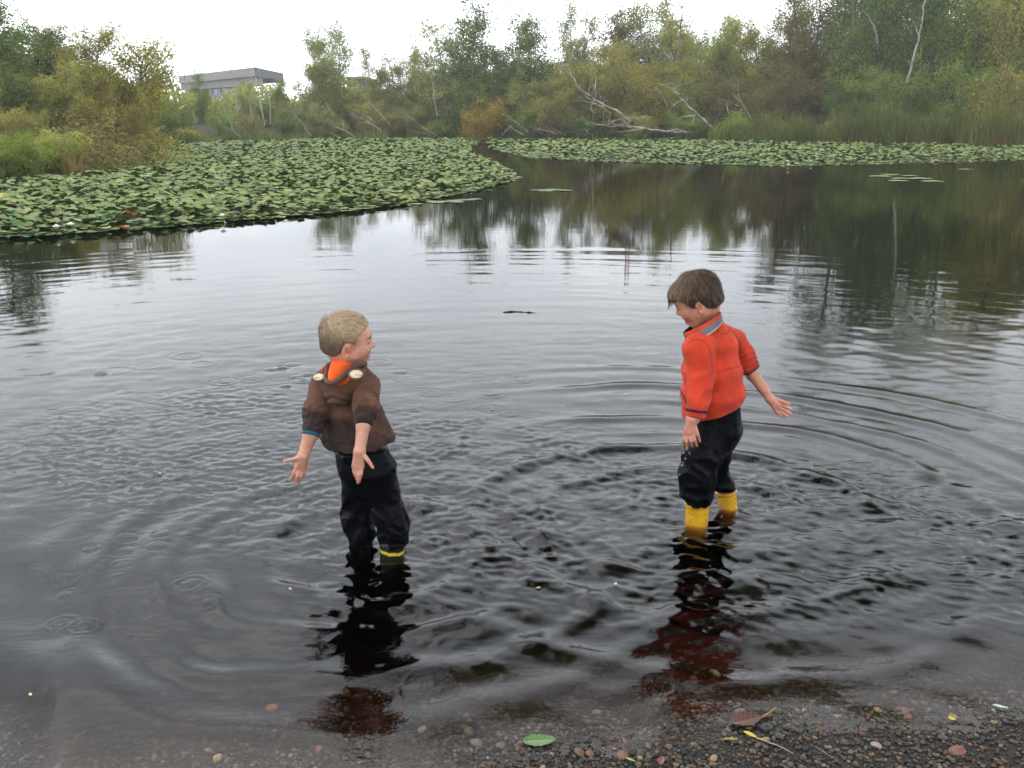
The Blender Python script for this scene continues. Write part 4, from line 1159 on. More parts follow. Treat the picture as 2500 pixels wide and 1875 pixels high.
    # yellow rubber boots with a raised rim, standing on the bed
    for (bx, r0, lean, wide) in ((L4(553, 1240, 3.475), 0.0475, np.array([0, 0, 0]), 1.0), (L4(862, 1112, 3.625), 0.040, np.array([0.018, 0.0, 0]), 1.0)):
        zb = float(ground_z(bx[0], bx[1])) + 0.006
        top = bx.copy(); bot = np.array([bx[0], bx[1], zb + 0.04]) + lean * 2.5
        toe = bot + np.array([-0.07, 0.05, -0.010])
        ax_ = (top - bot) / np.linalg.norm(top - bot)
        def fbt(p):
            d = smin(cap(p, bot, top + ax_ * 0.03, r0 * 0.88, r0), cap(p, bot, toe, 0.036, 0.032), 0.03)
            d = smin(d, smax(np.abs(cap(p, bot, top + ax_ * 0.03, r0 * 0.88, r0 + 0.0035)) - 0.002, np.abs(plane(p, top - ax_ * 0.005, ax_)) - 0.005, 0.002), 0.002)
            d = smax(d, -cap(p, bot + ax_ * 0.05, top + ax_ * 0.06, r0 * 0.80, r0 - 0.005), 0.002)
            d = smax(d, plane(p, top, ax_), 0.002)
            return smax(d, zb - p[:, 2], 0.004)
        v, qd = polygonize(fbt, np.minimum(top, toe) - np.array([0.08, 0.09, 0.06]), np.maximum(top, bot) + np.array([0.08, 0.12, 0.03]), 0.0040)
        part('boot', v, qd, (0.62, 0.33, 0.012), M_RUBBER, root, org)
    return root
fleece_child = build_fleece_child()
# ------------------------------------------------------------------ trees, shrubs, reeds, dead wood, building
def leaf_mat(name, a, b, c_, gloss=0.35):
    t = NT(name); tn = t.attr('tint', 'Fac')
    col = t.ramp(tn, [(0.0, a), (0.5, b), (1.0, c_)])
    hv = t.node('ShaderNodeHueSaturation'); t.l.new(col, hv.inputs['Color'])
    hv.inputs['Hue'].default_value = 0.5
    ma = t.node('ShaderNodeMath', operation='MULTIPLY_ADD'); t.l.new(t.rnd(), ma.inputs[0]); ma.inputs[1].default_value = 0.03; ma.inputs[2].default_value = 0.485
    t.l.new(ma.outputs[0], hv.inputs['Hue'])
    mv = t.node('ShaderNodeMath', operation='MULTIPLY_ADD'); t.l.new(t.rnd(), mv.inputs[0]); mv.inputs[1].default_value = 0.3; mv.inputs[2].default_value = 0.85
    t.l.new(mv.outputs[0], hv.inputs['Value'])
    di = t.node('ShaderNodeBsdfDiffuse'); t.l.new(hv.outputs[0], di.inputs['Color'])
    tl = t.node('ShaderNodeBsdfTranslucent'); t.l.new(hv.outputs[0], tl.inputs['Color'])
    mx = t.node('ShaderNodeMixShader'); mx.inputs[0].default_value = gloss
    t.l.new(di.outputs[0], mx.inputs[1]); t.l.new(tl.outputs[0], mx.inputs[2])
    t.l.new(mx.outputs[0], t.out.inputs['Surface'])
    return t.m
LM = {
    'dark':   leaf_mat('dark_green_leaves',   (0.083, 0.116, 0.031), (0.137, 0.184, 0.049), (0.222, 0.264, 0.072)),
    'green':  leaf_mat('green_leaves',        (0.137, 0.184, 0.040), (0.213, 0.287, 0.061), (0.336, 0.390, 0.091)),
    'olive':  leaf_mat('olive_leaves',        (0.182, 0.189, 0.046), (0.288, 0.288, 0.073), (0.442, 0.388, 0.104)),
    'grey':   leaf_mat('grey_green_leaves',   (0.170, 0.189, 0.068), (0.263, 0.276, 0.100), (0.394, 0.375, 0.138)),
    'yellow': leaf_mat('yellowing_leaves', (0.166, 0.172, 0.039), (0.277, 0.257, 0.058), (0.416, 0.350, 0.085)),
    'gold':   leaf_mat('gold_leaves', (0.236, 0.185, 0.036), (0.388, 0.297, 0.055), (0.554, 0.409, 0.079)),
    'brown':  leaf_mat('brown_leaves', (0.100, 0.092, 0.032), (0.180, 0.155, 0.052), (0.270, 0.215, 0.075)),
}
def bark(name, a, b, sc):
    t = NT(name); c = t.coord()
    n = t.noise(t.mapping(c, (1, 1, 0.35)), sc, 5, 0.65)
    t.bsdf(t.ramp(n, [(0.35, a), (0.65, b)]), 0.85, t.bump(n, 0.5, 0.02), 0.2)
    return t.m
M_BARK = bark('grey_bark', (0.06, 0.05, 0.04), (0.20, 0.17, 0.14), 5)
M_BIRCH = bark('pale_bark', (0.12, 0.105, 0.09), (0.40, 0.37, 0.33), 4)
M_DEAD = bark('bleached_wood', (0.13, 0.105, 0.085), (0.36, 0.31, 0.265), 3)
M_DARKWOOD = bark('wet_dark_wood', (0.035, 0.028, 0.022), (0.11, 0.09, 0.07), 3)

def gen_tree(kind, seed):
    """unit-height plant: wood tubes and leaf positions"""
    rg = np.random.default_rng(seed)
    tubes, tw = [], []
    def stem(base, dirv, L, r, n=9, wob=0.04, curve=0.0):
        p = np.zeros((n, 3)); d = np.asarray(dirv, float) / np.linalg.norm(dirv); p[0] = base
        for i in range(1, n):
            d = d + rg.normal(size=3) * wob + np.array([0, 0, curve / n]); d /= np.linalg.norm(d)
            p[i] = p[i - 1] + d * L / (n - 1)
        tubes.append((p, np.linspace(r, r * 0.22, n)))
        return p
    P_ = dict(
        birch=dict(ns=3, lean=0.20, L=0.97, r=0.011, nb=22, f0=0.14, bl=(0.24, 0.12), up=0.8, nt=7, tl=0.14, droop=0.8, nl=32, sp=0.026, ls=0.0095, cone=0.65),
        broad=dict(ns=2, lean=0.16, L=0.80, r=0.020, nb=26, f0=0.22, bl=(0.34, 0.14), up=0.55, nt=8, tl=0.13, droop=0.15, nl=58, sp=0.036, ls=0.0092, cone=0.5),
        willow=dict(ns=7, lean=0.50, L=0.85, r=0.012, nb=10, f0=0.12, bl=(0.26, 0.13), up=0.6, nt=7, tl=0.15, droop=0.55, nl=38, sp=0.034, ls=0.0110, cone=0.4),
        shrub=dict(ns=13, lean=0.85, L=0.85, r=0.009, nb=6, f0=0.06, bl=(0.30, 0.20), up=0.7, nt=5, tl=0.16, droop=0.05, nl=34, sp=0.055, ls=0.0175, cone=0.2),
        tall=dict(ns=2, lean=0.14, L=0.96, r=0.016, nb=30, f0=0.10, bl=(0.30, 0.14), up=0.5, nt=8, tl=0.13, droop=0.4, nl=60, sp=0.034, ls=0.0070, cone=0.5))[kind]
    for s in range(P_['ns']):
        a = 2 * math.pi * (s + rg.random() * 0.8) / P_['ns']
        ln = P_['lean'] * (0.35 + 0.65 * rg.random())
        Ls = P_['L'] * (1.0 if s == 0 else rg.uniform(0.62, 1.0))
        pts = stem([0.015 * math.cos(a), 0.015 * math.sin(a), -0.02], (ln * math.cos(a), ln * math.sin(a), 1), Ls, P_['r'] * (1 if s == 0 else rg.uniform(0.6, 1)), 10, 0.05, 0.10)
        for b in range(P_['nb']):
            f = P_['f0'] + (1 - P_['f0']) * ((b + rg.random()) / P_['nb'])
            k = f * 9; i = min(int(k), 8); o = pts[i] + (pts[i + 1] - pts[i]) * (k - i)
            prof = (1 - P_['cone'] * f) * min(1, 0.45 + 2.2 * (f - P_['f0']))
            bl = P_['bl'][0] * prof * rg.uniform(0.45, 1.2) + P_['bl'][1] * 0.4
            az = rg.random() * 6.283
            up = P_['up'] * rg.uniform(0.3, 1.5)
            bp = stem(o, (math.cos(az), math.sin(az), up), bl, P_['r'] * 0.30, 6, 0.13, -0.25 * P_['droop'])
            for _ in range(P_['nt']):
                q = bp[0] + 0
                kk = rg.uniform(1.2, 5.0); j = min(int(kk), 4); q = bp[j] + (bp[j + 1] - bp[j]) * (kk - j)
                dv = rg.normal(size=3) * 0.8; dv[2] = dv[2] * 0.7 + 0.35 - 1.3 * P_['droop'] * rg.random()
                dv /= np.linalg.norm(dv)
                e = q + dv * P_['tl'] * rg.uniform(0.4, 1.1)
                if P_['droop'] > 0.3: e[2] -= 0.05 * rg.random()
                tw.append((q, e))
    q = np.array([a for a, _ in tw]); e = np.array([b for _, b in tw])
    nl = P_['nl']
    tt = rg.random((len(q), nl)) ** 0.8
    c = q[:, None] + (e - q)[:, None] * tt[..., None] + rg.normal(size=(len(q), nl, 3)) * P_['sp'] * (0.4 + 0.7 * rg.random((len(q), 1, 1)))
    ctint = np.clip(rg.normal(0.40, 0.28, len(q)), 0, 1)
    tint = np.clip(ctint[:, None] + rg.normal(0, 0.16, (len(q), nl)), 0, 1).ravel()
    c = c.reshape(-1, 3)
    ok = c[:, 2] > 0.0
    return tubes, c[ok], tint[ok], P_['ls'], tw
def leaf_mesh(name, c, tint, s, seed, aspect=0.42, drop=0.3):
    rg = np.random.default_rng(seed); n = len(c)
    u = rg.normal(size=(n, 3)); u[:, 2] -= drop; u /= np.linalg.norm(u, axis=1)[:, None]
    w = np.cross(u, rg.normal(size=(n, 3))); w /= np.linalg.norm(w, axis=1)[:, None]
    L = (s * rg.uniform(0.6, 1.35, n))[:, None]
    v = np.stack([c - u * L, c + w * L * aspect, c + u * L, c - w * L * aspect], 1).reshape(-1, 3)
    return mesh_np(name, v, np.arange(4 * n).reshape(-1, 4), False, None, tint)
PROTO = {}
for k, seeds in dict(birch=(1, 2, 3), broad=(4, 5), willow=(6, 7, 8), shrub=(9, 10, 11), tall=(12, 13)).items():
    for i, sd in enumerate(seeds):
        tubes, c, tint, ls, tw = gen_tree(k, sd)
        crown = leaf_mesh('crown', c, tint, ls, sd + 50, 0.42, 0.9 if k in ('birch', 'willow') else 0.2)
        tv, tq = tubes_np(tubes, 5)
        rgt = np.random.default_rng(sd)
        PROTO.setdefault(k, []).append((crown, mesh_np('trunk', tv, tq)))
def plant(kind, idx, xpx, D, top, width, pal, label, cat='tree', group=None, barkm=None, name=None, rot=None, dx=0.0):
    """a plant whose foot stands at distance D below the pixel column xpx and whose top reaches the pixel row `top`"""
    crown_me, trunk_me = PROTO[kind][idx % len(PROTO[kind])]
    x = (xpx * DS - 1250) / F * (D * CP + 1.0 * SP)
    zg = float(ground_z(x, D))
    ht = float(PD(xpx, top, D)[2]) - zg
    root = empty(name or {'shrub': 'shrub', 'willow': 'willow', 'birch': 'birch_tree', 'broad': 'broadleaf_tree', 'tall': 'tall_tree'}[kind], (x, D, zg - 0.05), label, cat, group)
    root.rotation_euler = (0, 0, (hash((xpx, D)) % 628) / 100.0 if rot is None else rot)
    width *= {'birch': 1.35, 'tall': 1.25, 'broad': 1.15, 'willow': 1.15, 'shrub': 1.0}[kind]
    root.scale = (ht * width, ht * width, ht)
    c = link('crown', crown_me, root)
    tr_ = link('trunk', trunk_me, root)
    for o, m in ((c, LM[pal]), (tr_, barkm or (M_BIRCH if kind == 'birch' else M_BARK))):
        if not o.data.materials: o.data.materials.append(m)
        o.material_slots[0].link = 'OBJECT'
        o.material_slots[0].material = m
    return root
VEG = [
    ('willow', 1, 362, 72, 188, 1.0, 'olive', 'olive willow under the near end of the concrete building'),
    ('willow', 2, 572, 75, 186, 1.0, 'green', 'green willow hiding the foot of the roof corner'),
    ('willow', 1, 960, 76, 150, 1.10, 'olive', 'olive willow filling the gap before the tall birch row'),
    ('willow', 2, 1060, 78, 92, 1.10, 'dark', 'dark willow deep behind the dense birch row'),
    ('willow', 0, 1200, 79, 98, 1.10, 'olive', 'olive willow deep behind the pale grey poplar'),
    ('willow', 1, 1280, 80, 88, 1.10, 'green', 'green willow deep behind the slender feathery poplar'),
    ('broad', 0, 1355, 84, 48, 0.95, 'olive', 'olive tree at the foot of the reddish brown thin tree'),
    ('broad', 1, 1430, 84, 44, 0.95, 'olive', 'olive tree at the foot of the thin pink stemmed tree'),
    ('broad', 0, 1520, 83, 34, 0.95, 'green', 'green tree between the bare trunk and the blue patch of cloud'),
    ('broad', 1, 1610, 82, 38, 0.95, 'olive', 'olive tree in the dip of the skyline under the blue cloud'),
    ('broad', 0, 1700, 80, -20, 0.90, 'olive', 'olive tree crowding the tall bronze tree'),
    ('broad', 1, 1790, 77, -60, 0.90, 'dark', 'dark tree filling in beside the bent pale limb'),
    ('broad', 0, 1880, 76, -90, 0.90, 'dark', 'dark tree between the two tallest dark trees'),
    ('broad', 1, 1985, 74, -90, 0.90, 'green', 'green tree right behind the leaning pale trunk'),
    ('broad', 0, 2090, 72, -100, 0.90, 'green', 'green tree crowding the fresh green tall tree'),
    ('broad', 1, 2180, 68, -110, 0.90, 'yellow', 'yellowing tree crowding the outer edge of the frame'),
    ('willow', 0, 560, 74, 200, 1.10, 'green', 'green willow under the roof corner behind the dead birches'),
    ('willow', 2, 640, 74, 190, 1.10, 'grey', 'grey green willow between the roof end and the lone poplars'),
    ('willow', 1, 760, 76, 170, 1.10, 'olive', 'olive willow below the dark blue roof'),
    ('willow', 0, 845, 77, 168, 1.10, 'grey', 'grey green willow at the foot of the yellowish poplar'),
    ('willow', 2, 915, 77, 160, 1.10, 'olive', 'olive willow at the foot of the white stemmed birch'),
    ('willow', 2, 110, 45, 130, 1.10, 'green', 'green willow between the dark rounded tree and the bank bushes'),
    ('willow', 0, 10, 37, 90, 1.10, 'dark', 'dark willow at the edge of the frame under the tallest dark tree'),
    ('broad', 1, 150, 44, 36, 0.90, 'olive', 'olive tree filling between the dark rounded tree and the yellow tree'),
    # kind, seed, column, distance, top row, width, palette, label
    ('shrub', 0, -60, 24.5, 265, 1.5, 'green', 'low green bush at the edge of the frame beside the near lily pads'),
    ('shrub', 1, 40, 24.0, 268, 1.3, 'green', 'green bush nearest the water on the near bank, touching the lily pads'),
    ('shrub', 2, 125, 26.5, 262, 1.3, 'olive', 'olive bush between the green bank bush and the rusty brown bush'),
    ('shrub', 0, 225, 28.5, 238, 1.15, 'brown', 'rusty brown bush overhanging the lily pads at the tip of the near bank'),
    ('shrub', 1, 290, 31, 285, 1.6, 'olive', 'low spreading bush with bare twigs just behind the rusty brown bush'),
    ('shrub', 2, 60, 31, 215, 1.2, 'olive', 'weedy olive shrub behind the green bank bushes, with pink flower heads below'),
    ('willow', 0, -40, 36, 130, 1.1, 'green', 'dense green willow filling the edge of the frame on the near bank'),
    ('willow', 1, 70, 38, 165, 1.0, 'green', 'mid green willow thicket behind the near bank bushes, below the dark tree'),
    ('willow', 2, 165, 40, 195, 1.0, 'olive', 'brownish green willow directly behind the rusty bush'),
    ('broad', 0, 10, 40, -110, 0.95, 'dark', 'tall dark green tree cut off by the top of the frame, farthest from the building'),
    ('broad', 1, 100, 42, 5, 0.9, 'dark', 'dark rounded tree crown against white sky, next to the yellow tree'),
    ('broad', 0, 205, 40, 14, 0.85, 'yellow', 'tall yellow green tree, its crown the highest beside the white sky'),
    ('broad', 1, 283, 42, 28, 0.8, 'yellow', 'airy yellow green tree leaning out towards the concrete building'),
    ('willow', 0, 150, 38, 100, 0.95, 'olive', 'olive willow standing in front of the tall yellow green tree'),
    ('willow', 1, 250, 38, 150, 0.85, 'yellow', 'golden willow below the yellow trees, brightest of the leafy bank'),
    ('willow', 2, 325, 60, 150, 0.8, 'green', 'green willow beside the concrete building, under the overhanging yellow tree'),
    ('shrub', 1, 345, 55, 205, 1.2, 'dark', 'dark round bush left of the leaning pale saplings'),
    ('shrub', 2, 310, 50, 262, 1.2, 'gold', 'small golden bush on the water edge behind the bare twigs'),
    ('shrub', 0, 410, 59, 272, 1.7, 'gold', 'low golden bush spreading over the back edge of the lily pads'),
    ('willow', 0, 400, 66, 215, 1.0, 'dark', 'dark green willow in front of the concrete building'),
    ('tall', 0, 437, 72, 150, 0.55, 'dark', 'small pointed green tree rising before the concrete wall'),
    ('willow', 1, 480, 66, 228, 1.0, 'green', 'green willow under the building, beside the leaning pale saplings'),
    ('birch', 0, 530, 70, 172, 0.8, 'grey', 'thin grey green birch in front of the roof corner'),
    ('willow', 2, 545, 67, 232, 1.0, 'olive', 'brownish willow under the white dead birches'),
    ('broad', 1, 612, 76, 152, 0.6, 'green', 'small leafy tree at the end of the roof overhang'),
    ('shrub', 1, 625, 69, 240, 1.3, 'dark', 'round dark bush at the water behind the lily pads, beside a leaning white stem'),
    ('birch', 1, 690, 74, 42, 0.75, 'grey', 'tall grey green poplar standing alone against the white sky'),
    ('birch', 2, 730, 76, 66, 0.8, 'grey', 'thinner half of the lone pair of poplars, with bare twigs at its side'),
    ('broad', 0, 700, 74, 118, 0.75, 'olive', 'olive tree forming the lower half of the lone poplars'),
    ('willow', 0, 690, 70, 205, 1.1, 'grey', 'grey green willow at the foot of the lone poplars'),
    ('shrub', 2, 730, 70, 250, 1.3, 'olive', 'olive bush at the waterline under the lone poplars'),
    ('birch', 0, 822, 78, 96, 0.7, 'yellow', 'yellowish poplar with a thin crown beside the dark blue roof'),
    ('birch', 1, 868, 78, 112, 0.8, 'grey', 'grey green poplar between the yellowish poplar and the tall birch row'),
    ('birch', 2, 905, 78, 92, 0.75, 'olive', 'olive birch with white stems showing, lower than the row beside it'),
    ('birch', 0, 935, 76, 118, 0.9, 'grey', 'drooping grey birch at the start of the tall birch row'),
    ('willow', 1, 800, 72, 200, 1.0, 'olive', 'olive willow behind the fallen white branches'),
    ('willow', 2, 880, 73, 205, 1.1, 'grey', 'greyish willow thicket in the middle of the far bank'),
    ('shrub', 0, 850, 71, 245, 1.3, 'brown', 'brownish bush low on the middle of the far bank'),
    ('shrub', 1, 940, 71, 252, 1.3, 'green', 'green bush at the far waterline before the golden bush'),
    ('birch', 1, 985, 74, 36, 0.85, 'grey', 'tall birch at the outer end of the dense dark row'),
    ('birch', 2, 1035, 73, 2, 0.85, 'dark', 'dense dark birch, highest of its row against the sky'),
    ('birch', 0, 1085, 74, 30, 0.85, 'dark', 'dark drooping birch in the middle of its row'),
    ('birch', 1, 1150, 75, 26, 0.8, 'dark', 'dark birch with a double pointed top, last of its row'),
    ('willow', 0, 1010, 72, 130, 0.9, 'dark', 'dark willow under the dense birch row'),
    ('willow', 1, 1100, 73, 135, 1.0, 'dark', 'shadowy willow between the birch row and the tangle of fallen trees'),
    ('shrub', 2, 1040, 70.5, 196, 1.05, 'gold', 'rounded bush with a golden top at the water by the narrow channel'),
    ('shrub', 0, 1130, 70, 222, 1.1, 'green', 'drooping green bush beside the golden topped bush'),
    ('birch', 2, 1240, 82, 4, 0.6, 'grey', 'slender feathery poplar standing out above the middle of the bank'),
    ('birch', 0, 1195, 80, 78, 0.8, 'grey', 'pale grey poplar beside the slender feathery one'),
    ('broad', 1, 1290, 78, 58, 0.9, 'olive', 'olive tree lower than the slender feathery poplar, before red tinted branches'),
    ('willow', 2, 1165, 71, 128, 0.9, 'olive', 'olive willow behind the largest fallen white tree'),
    ('willow', 0, 1240, 73, 110, 0.9, 'olive', 'tall brownish willow above the fallen white tree'),
    ('willow', 1, 1310, 73, 90, 0.9, 'yellow', 'yellow green willow above the crossing dead trunks'),
    ('willow', 2, 1395, 72, 82, 0.95, 'yellow', 'golden green willow, broadest on the far bank'),
    ('birch', 1, 1345, 82, 4, 1.0, 'brown', 'reddish brown thin tree rising against the blue cloud'),
    ('birch', 2, 1410, 82, -6, 1.0, 'grey', 'thin tree with bare pink stems at the top of the frame'),
    ('broad', 0, 1470, 76, 12, 0.75, 'olive', 'olive tree with a tall bare trunk in front of it'),
    ('willow', 0, 1480, 71, 130, 0.9, 'green', 'green willow behind the grey leaning dead trunk'),
    ('broad', 1, 1560, 78, -5, 0.7, 'olive', 'dense olive tree meeting the blue patch of cloud'),
    ('willow', 1, 1560, 70, 120, 0.85, 'brown', 'russet willow beside the forked white branch'),
    ('broad', 0, 1650, 74, 18, 0.75, 'olive', 'olive brown tree right under the blue patch of cloud'),
    ('willow', 2, 1640, 69, 145, 0.9, 'brown', 'russet brown willow above the forked white branch'),
    ('tall', 1, 1740, 72, -90, 0.65, 'brown', 'tall bronze tree with bare grey branches low down'),
    ('willow', 0, 1730, 67, 100, 0.9, 'brown', 'twiggy brown thicket with grey bare branches'),
    ('tall', 0, 1835, 68, -300, 0.60, 'dark', 'tall dark green tree with a bent pale limb'),
    ('willow', 1, 1830, 65, 130, 0.85, 'dark', 'dark willow at the foot of the tall dark tree'),
    ('tall', 1, 1925, 70, -340, 0.55, 'dark', 'very dark tree beside the leaning pale trunk'),
    ('willow', 2, 1915, 63, 95, 0.85, 'green', 'mound of green willow beside the leaning pale trunk'),
    ('tall', 0, 2050, 66, -260, 0.65, 'green', 'fresh green tall tree on the far side of the leaning pale trunk'),
    ('broad', 1, 2130, 64, -200, 0.7, 'green', 'broad green tree whose crown leaves the top of the frame'),
    ('tall', 1, 2210, 60, -260, 0.65, 'yellow', 'tall yellow green tree at the outer edge of the frame above the reeds'),
    ('willow', 0, 2030, 62, 110, 0.9, 'green', 'green willow behind the cattails beside the leaning pale trunk'),
    ('willow', 1, 2120, 60, 85, 0.95, 'green', 'thick green willow over the tallest reeds'),
    ('willow', 2, 2200, 57, 60, 0.95, 'olive', 'olive willow at the outer edge above the reeds'),
    ('broad', 0, 2290, 58, -150, 0.8, 'brown', 'bronze tree partly outside the frame above the reeds'),
    ('shrub', 0, 1735, 63.5, 254, 1.2, 'green', 'small round bright green bush at the back of the lily pads'),
    ('shrub', 1, 1800, 63.5, 246, 1.3, 'olive', 'olive round bush next to the small bright green bush'),
    ('shrub', 2, 1600, 66, 225, 1.3, 'green', 'green bush among the reeds below the forked white branch'),
    ('shrub', 1, 1480, 69, 228, 1.3, 'green', 'green bush between the crossing dead trunks and the leaning trunk'),
    ('shrub', 0, 1250, 70, 246, 1.3, 'dark', 'dark low bush under the biggest fallen tree'),
    ('shrub', 2, 1190, 70, 226, 0.9, 'brown', 'narrow russet bush standing in the pale grass by the fallen tree'),
    ('shrub', 0, 1380, 70, 232, 1.4, 'olive', 'olive bush behind the crossing dead trunks'),
    ('shrub', 1, 2040, 60, 205, 1.2, 'green', 'leafy green bush in the cattails near the frame edge'),
    ('shrub', 2, 2160, 57, 190, 1.2, 'olive', 'yellowish bush deep in the reeds at the frame edge'),
]
for k in VEG: plant(*k[:8], cat='shrub' if k[0] == 'shrub' else 'tree')

# dark depth of the wood behind the named trees
rg = np.random.default_rng(33)
n = 46000
tv_ = rg.uniform(-0.75, 0.75, n); D_ = np.maximum(bank_d(tv_), 52) + rg.uniform(15, 28, n)
sk = np.interp(tv_, [-0.75, -0.5, -0.42, -0.36, -0.33, -0.2, -0.08, 0.02, 0.1, 0.2, 0.35, 0.55, 0.75], [6.5, 6.0, 4.4, 3.2, 3.2, 3.6, 4.6, 5.5, 6.0, 7.0, 9, 11, 12])
lump = 0.72 + 0.16 * np.sin(tv_ * 70 + 1) + 0.12 * np.sin(tv_ * 151 + D_ * 0.3)
zz = rg.random(n) ** 0.7 * sk * lump
c = np.stack([tv_ * D_, D_, zz + ground_z(tv_ * D_, D_)], 1)
me = leaf_mesh('woodland', c, np.clip(rg.normal(0.3, 0.2, n), 0, 1), np.full(n, 0.19), 34, 0.5, 0.3)
tag(link('woodland', me, None, LM['olive']), kind='stuff')

# reeds and sedges along the far bank, weeds on the near bank
def blades(name, n, tfun, hfun, mat, seed, wid=0.02):
    rg = np.random.default_rng(seed)
    x, y = tfun(rg, n); z = np.maximum(ground_z(x, y), -0.15)
    hh = hfun(rg, x, y); a = rg.random(n) * math.pi
    ux, uy = np.cos(a) * wid, np.sin(a) * wid
    lx, ly = rg.normal(0, 0.16, n) * hh, rg.normal(0, 0.16, n) * hh
    b = np.stack([x, y, z - 0.1], 1)
    m = b + np.stack([lx * 0.35, ly * 0.35, hh * 0.6], 1); e = b + np.stack([lx, ly, hh * (0.9 + 0.1 * rg.random(n))], 1)
    u = np.stack([ux, uy, 0 * ux], 1)
    v = np.stack([b - u, b + u, m + u * 0.8, m - u * 0.8, e], 1).reshape(-1, 3)
    i = np.arange(n) * 5
    me = mesh_np(name, v, [np.stack([i, i + 1, i + 2, i + 3], 1), np.stack([i + 3, i + 2, i + 4], 1)], False, None, np.clip(np.tile(0.42 + 0.30 * np.sin(x * 0.8 + y) * np.sin(x * 0.33 + 2), 2) + rg.normal(0, 0.16, 2 * n), 0, 1))
    return tag(link(name, me, None, mat), kind='stuff')
def along(t0, t1, e0, e1, fade=0.05):
    def f(rg, n):
        t = np.zeros(0); d = np.zeros(0)
        while len(t) < n:
            tt = rg.uniform(t0, t1, n * 2); ee = rg.random(n * 2) ** 1.3
            cl = 0.5 + 0.5 * np.sin(tt * 88 + 1.3) * np.sin(tt * 41 + ee * 5) + 0.35 * np.sin(tt * 190 + ee * 9)
            keep = (rg.random(n * 2) < np.clip(cl, 0.08, 1)) & (rg.random(n * 2) < np.clip((tt - t0) / fade, 0, 1))
            tt, ee = tt[keep], ee[keep]
            dd = bank_d(tt) + e0 + 0.9 * np.sin(tt * 60) + 0.5 * np.sin(tt * 143) + (e1 - e0) * ee
            t = np.concatenate([t, tt]); d = np.concatenate([d, dd])
        return t[:n] * d[:n], d[:n]
    return f
def hclump(lo, hi, f1=23.0, f2=61.0):
    return lambda rg, x, y: (lo + (hi - lo) * rg.random(len(x)) ** 1.3) * (0.62 + 0.38 * np.sin(x * 0.62 + 1) * np.sin(x * 1.7 + y * 0.8))
LM_REED = leaf_mat('reed_blades', (0.065, 0.090, 0.020), (0.125, 0.155, 0.034), (0.230, 0.215, 0.065))
LM_SEDGE = leaf_mat('sedge_blades', (0.075, 0.100, 0.025), (0.130, 0.145, 0.040), (0.220, 0.190, 0.075))
LM_DRY = leaf_mat('dry_stems', (0.12, 0.075, 0.035), (0.20, 0.13, 0.06), (0.28, 0.20, 0.10))
blades('cattails', 22000, along(0.20, 0.72, -6.5, 2.0), hclump(0.7, 3.4), LM_REED, 41, 0.030)
blades('dry_reeds', 3000, along(0.30, 0.72, -6.8, -1.0), hclump(0.8, 1.9), LM_DRY, 42, 0.022)
blades('sedge', 9000, along(-0.36, 0.26, -0.6, 3.5), hclump(0.5, 1.4), LM_SEDGE, 43, 0.022)
blades('bank_weeds', 9000, along(-0.75, -0.375, -0.2, 5.0), hclump(0.3, 1.1), LM_REED, 44, 0.014)
blades('rusty_weeds', 1800, along(-0.49, -0.40, 0.0, 3.0), hclump(0.6, 1.6), LM_DRY, 45, 0.012)

# the tree under which the photograph was taken: its boughs hang out over the water, seen only as dark reflections
ov = empty('overhanging_tree', (5.2, -2.2, float(ground_z(5.2, -2.2))), 'leafy tree on the beach whose boughs hang out over the water, mirrored darkly in it', 'tree')
rgo = np.random.default_rng(66)
tb = [(smooth_line([(0, 0, -0.2), (-0.3, 0.5, 2.5), (-0.6, 1.2, 5.0), (-0.8, 2.0, 8.5), (-1.0, 2.4, 11)], 12), np.linspace(0.26, 0.08, 12))]
lc = []
for k in range(66):
    f = 0.45 + 0.5 * rgo.random(); i_ = int(f * 11); o_ = tb[0][0][i_]
    tip = np.array([0.0, rgo.uniform(2.0, 11.5), 0.0])
    tip[0] = rgo.uniform(0.4 - 0.16 * tip[1], 3.0 + 0.75 * tip[1])
    tip[2] = max(4.0, 0.62 * (tip[1] - 2.0) + 0.7) + rgo.uniform(0, 2.6)
    tip[0] -= 5.2; tip[1] += 2.2
    mid = o_ * 0.45 + tip * 0.55 + np.array([0, 0, rgo.uniform(0.3, 1.2)])
    pl = smooth_line([o_, mid, tip], 12)
    tb.append((pl, np.linspace(0.07, 0.015, 12)))
    for _ in range(30):
        q_ = pl[rgo.integers(4, 12)] + rgo.normal(0, 0.5, 3)
        lc.append(q_ + rgo.normal(0, 0.30, (26, 3)))
lc = np.concatenate(lc); lc = lc[(lc[:, 2] > 3.2) & (lc[:, 2] + 0.3 > 0.58 * (lc[:, 1] - 4.4))]
v, qd = tubes_np(tb, 6)
link('trunk', mesh_np('trunk', v, qd), ov, M_BARK)
link('crown', leaf_mesh('crown', lc, np.clip(rgo.normal(0.4, 0.2, len(lc)), 0, 1), np.full(len(lc), 0.095), 67, 0.5), ov, leaf_mat('overhead_leaves', (0.10, 0.15, 0.03), (0.17, 0.23, 0.05), (0.26, 0.30, 0.08), 0.6))

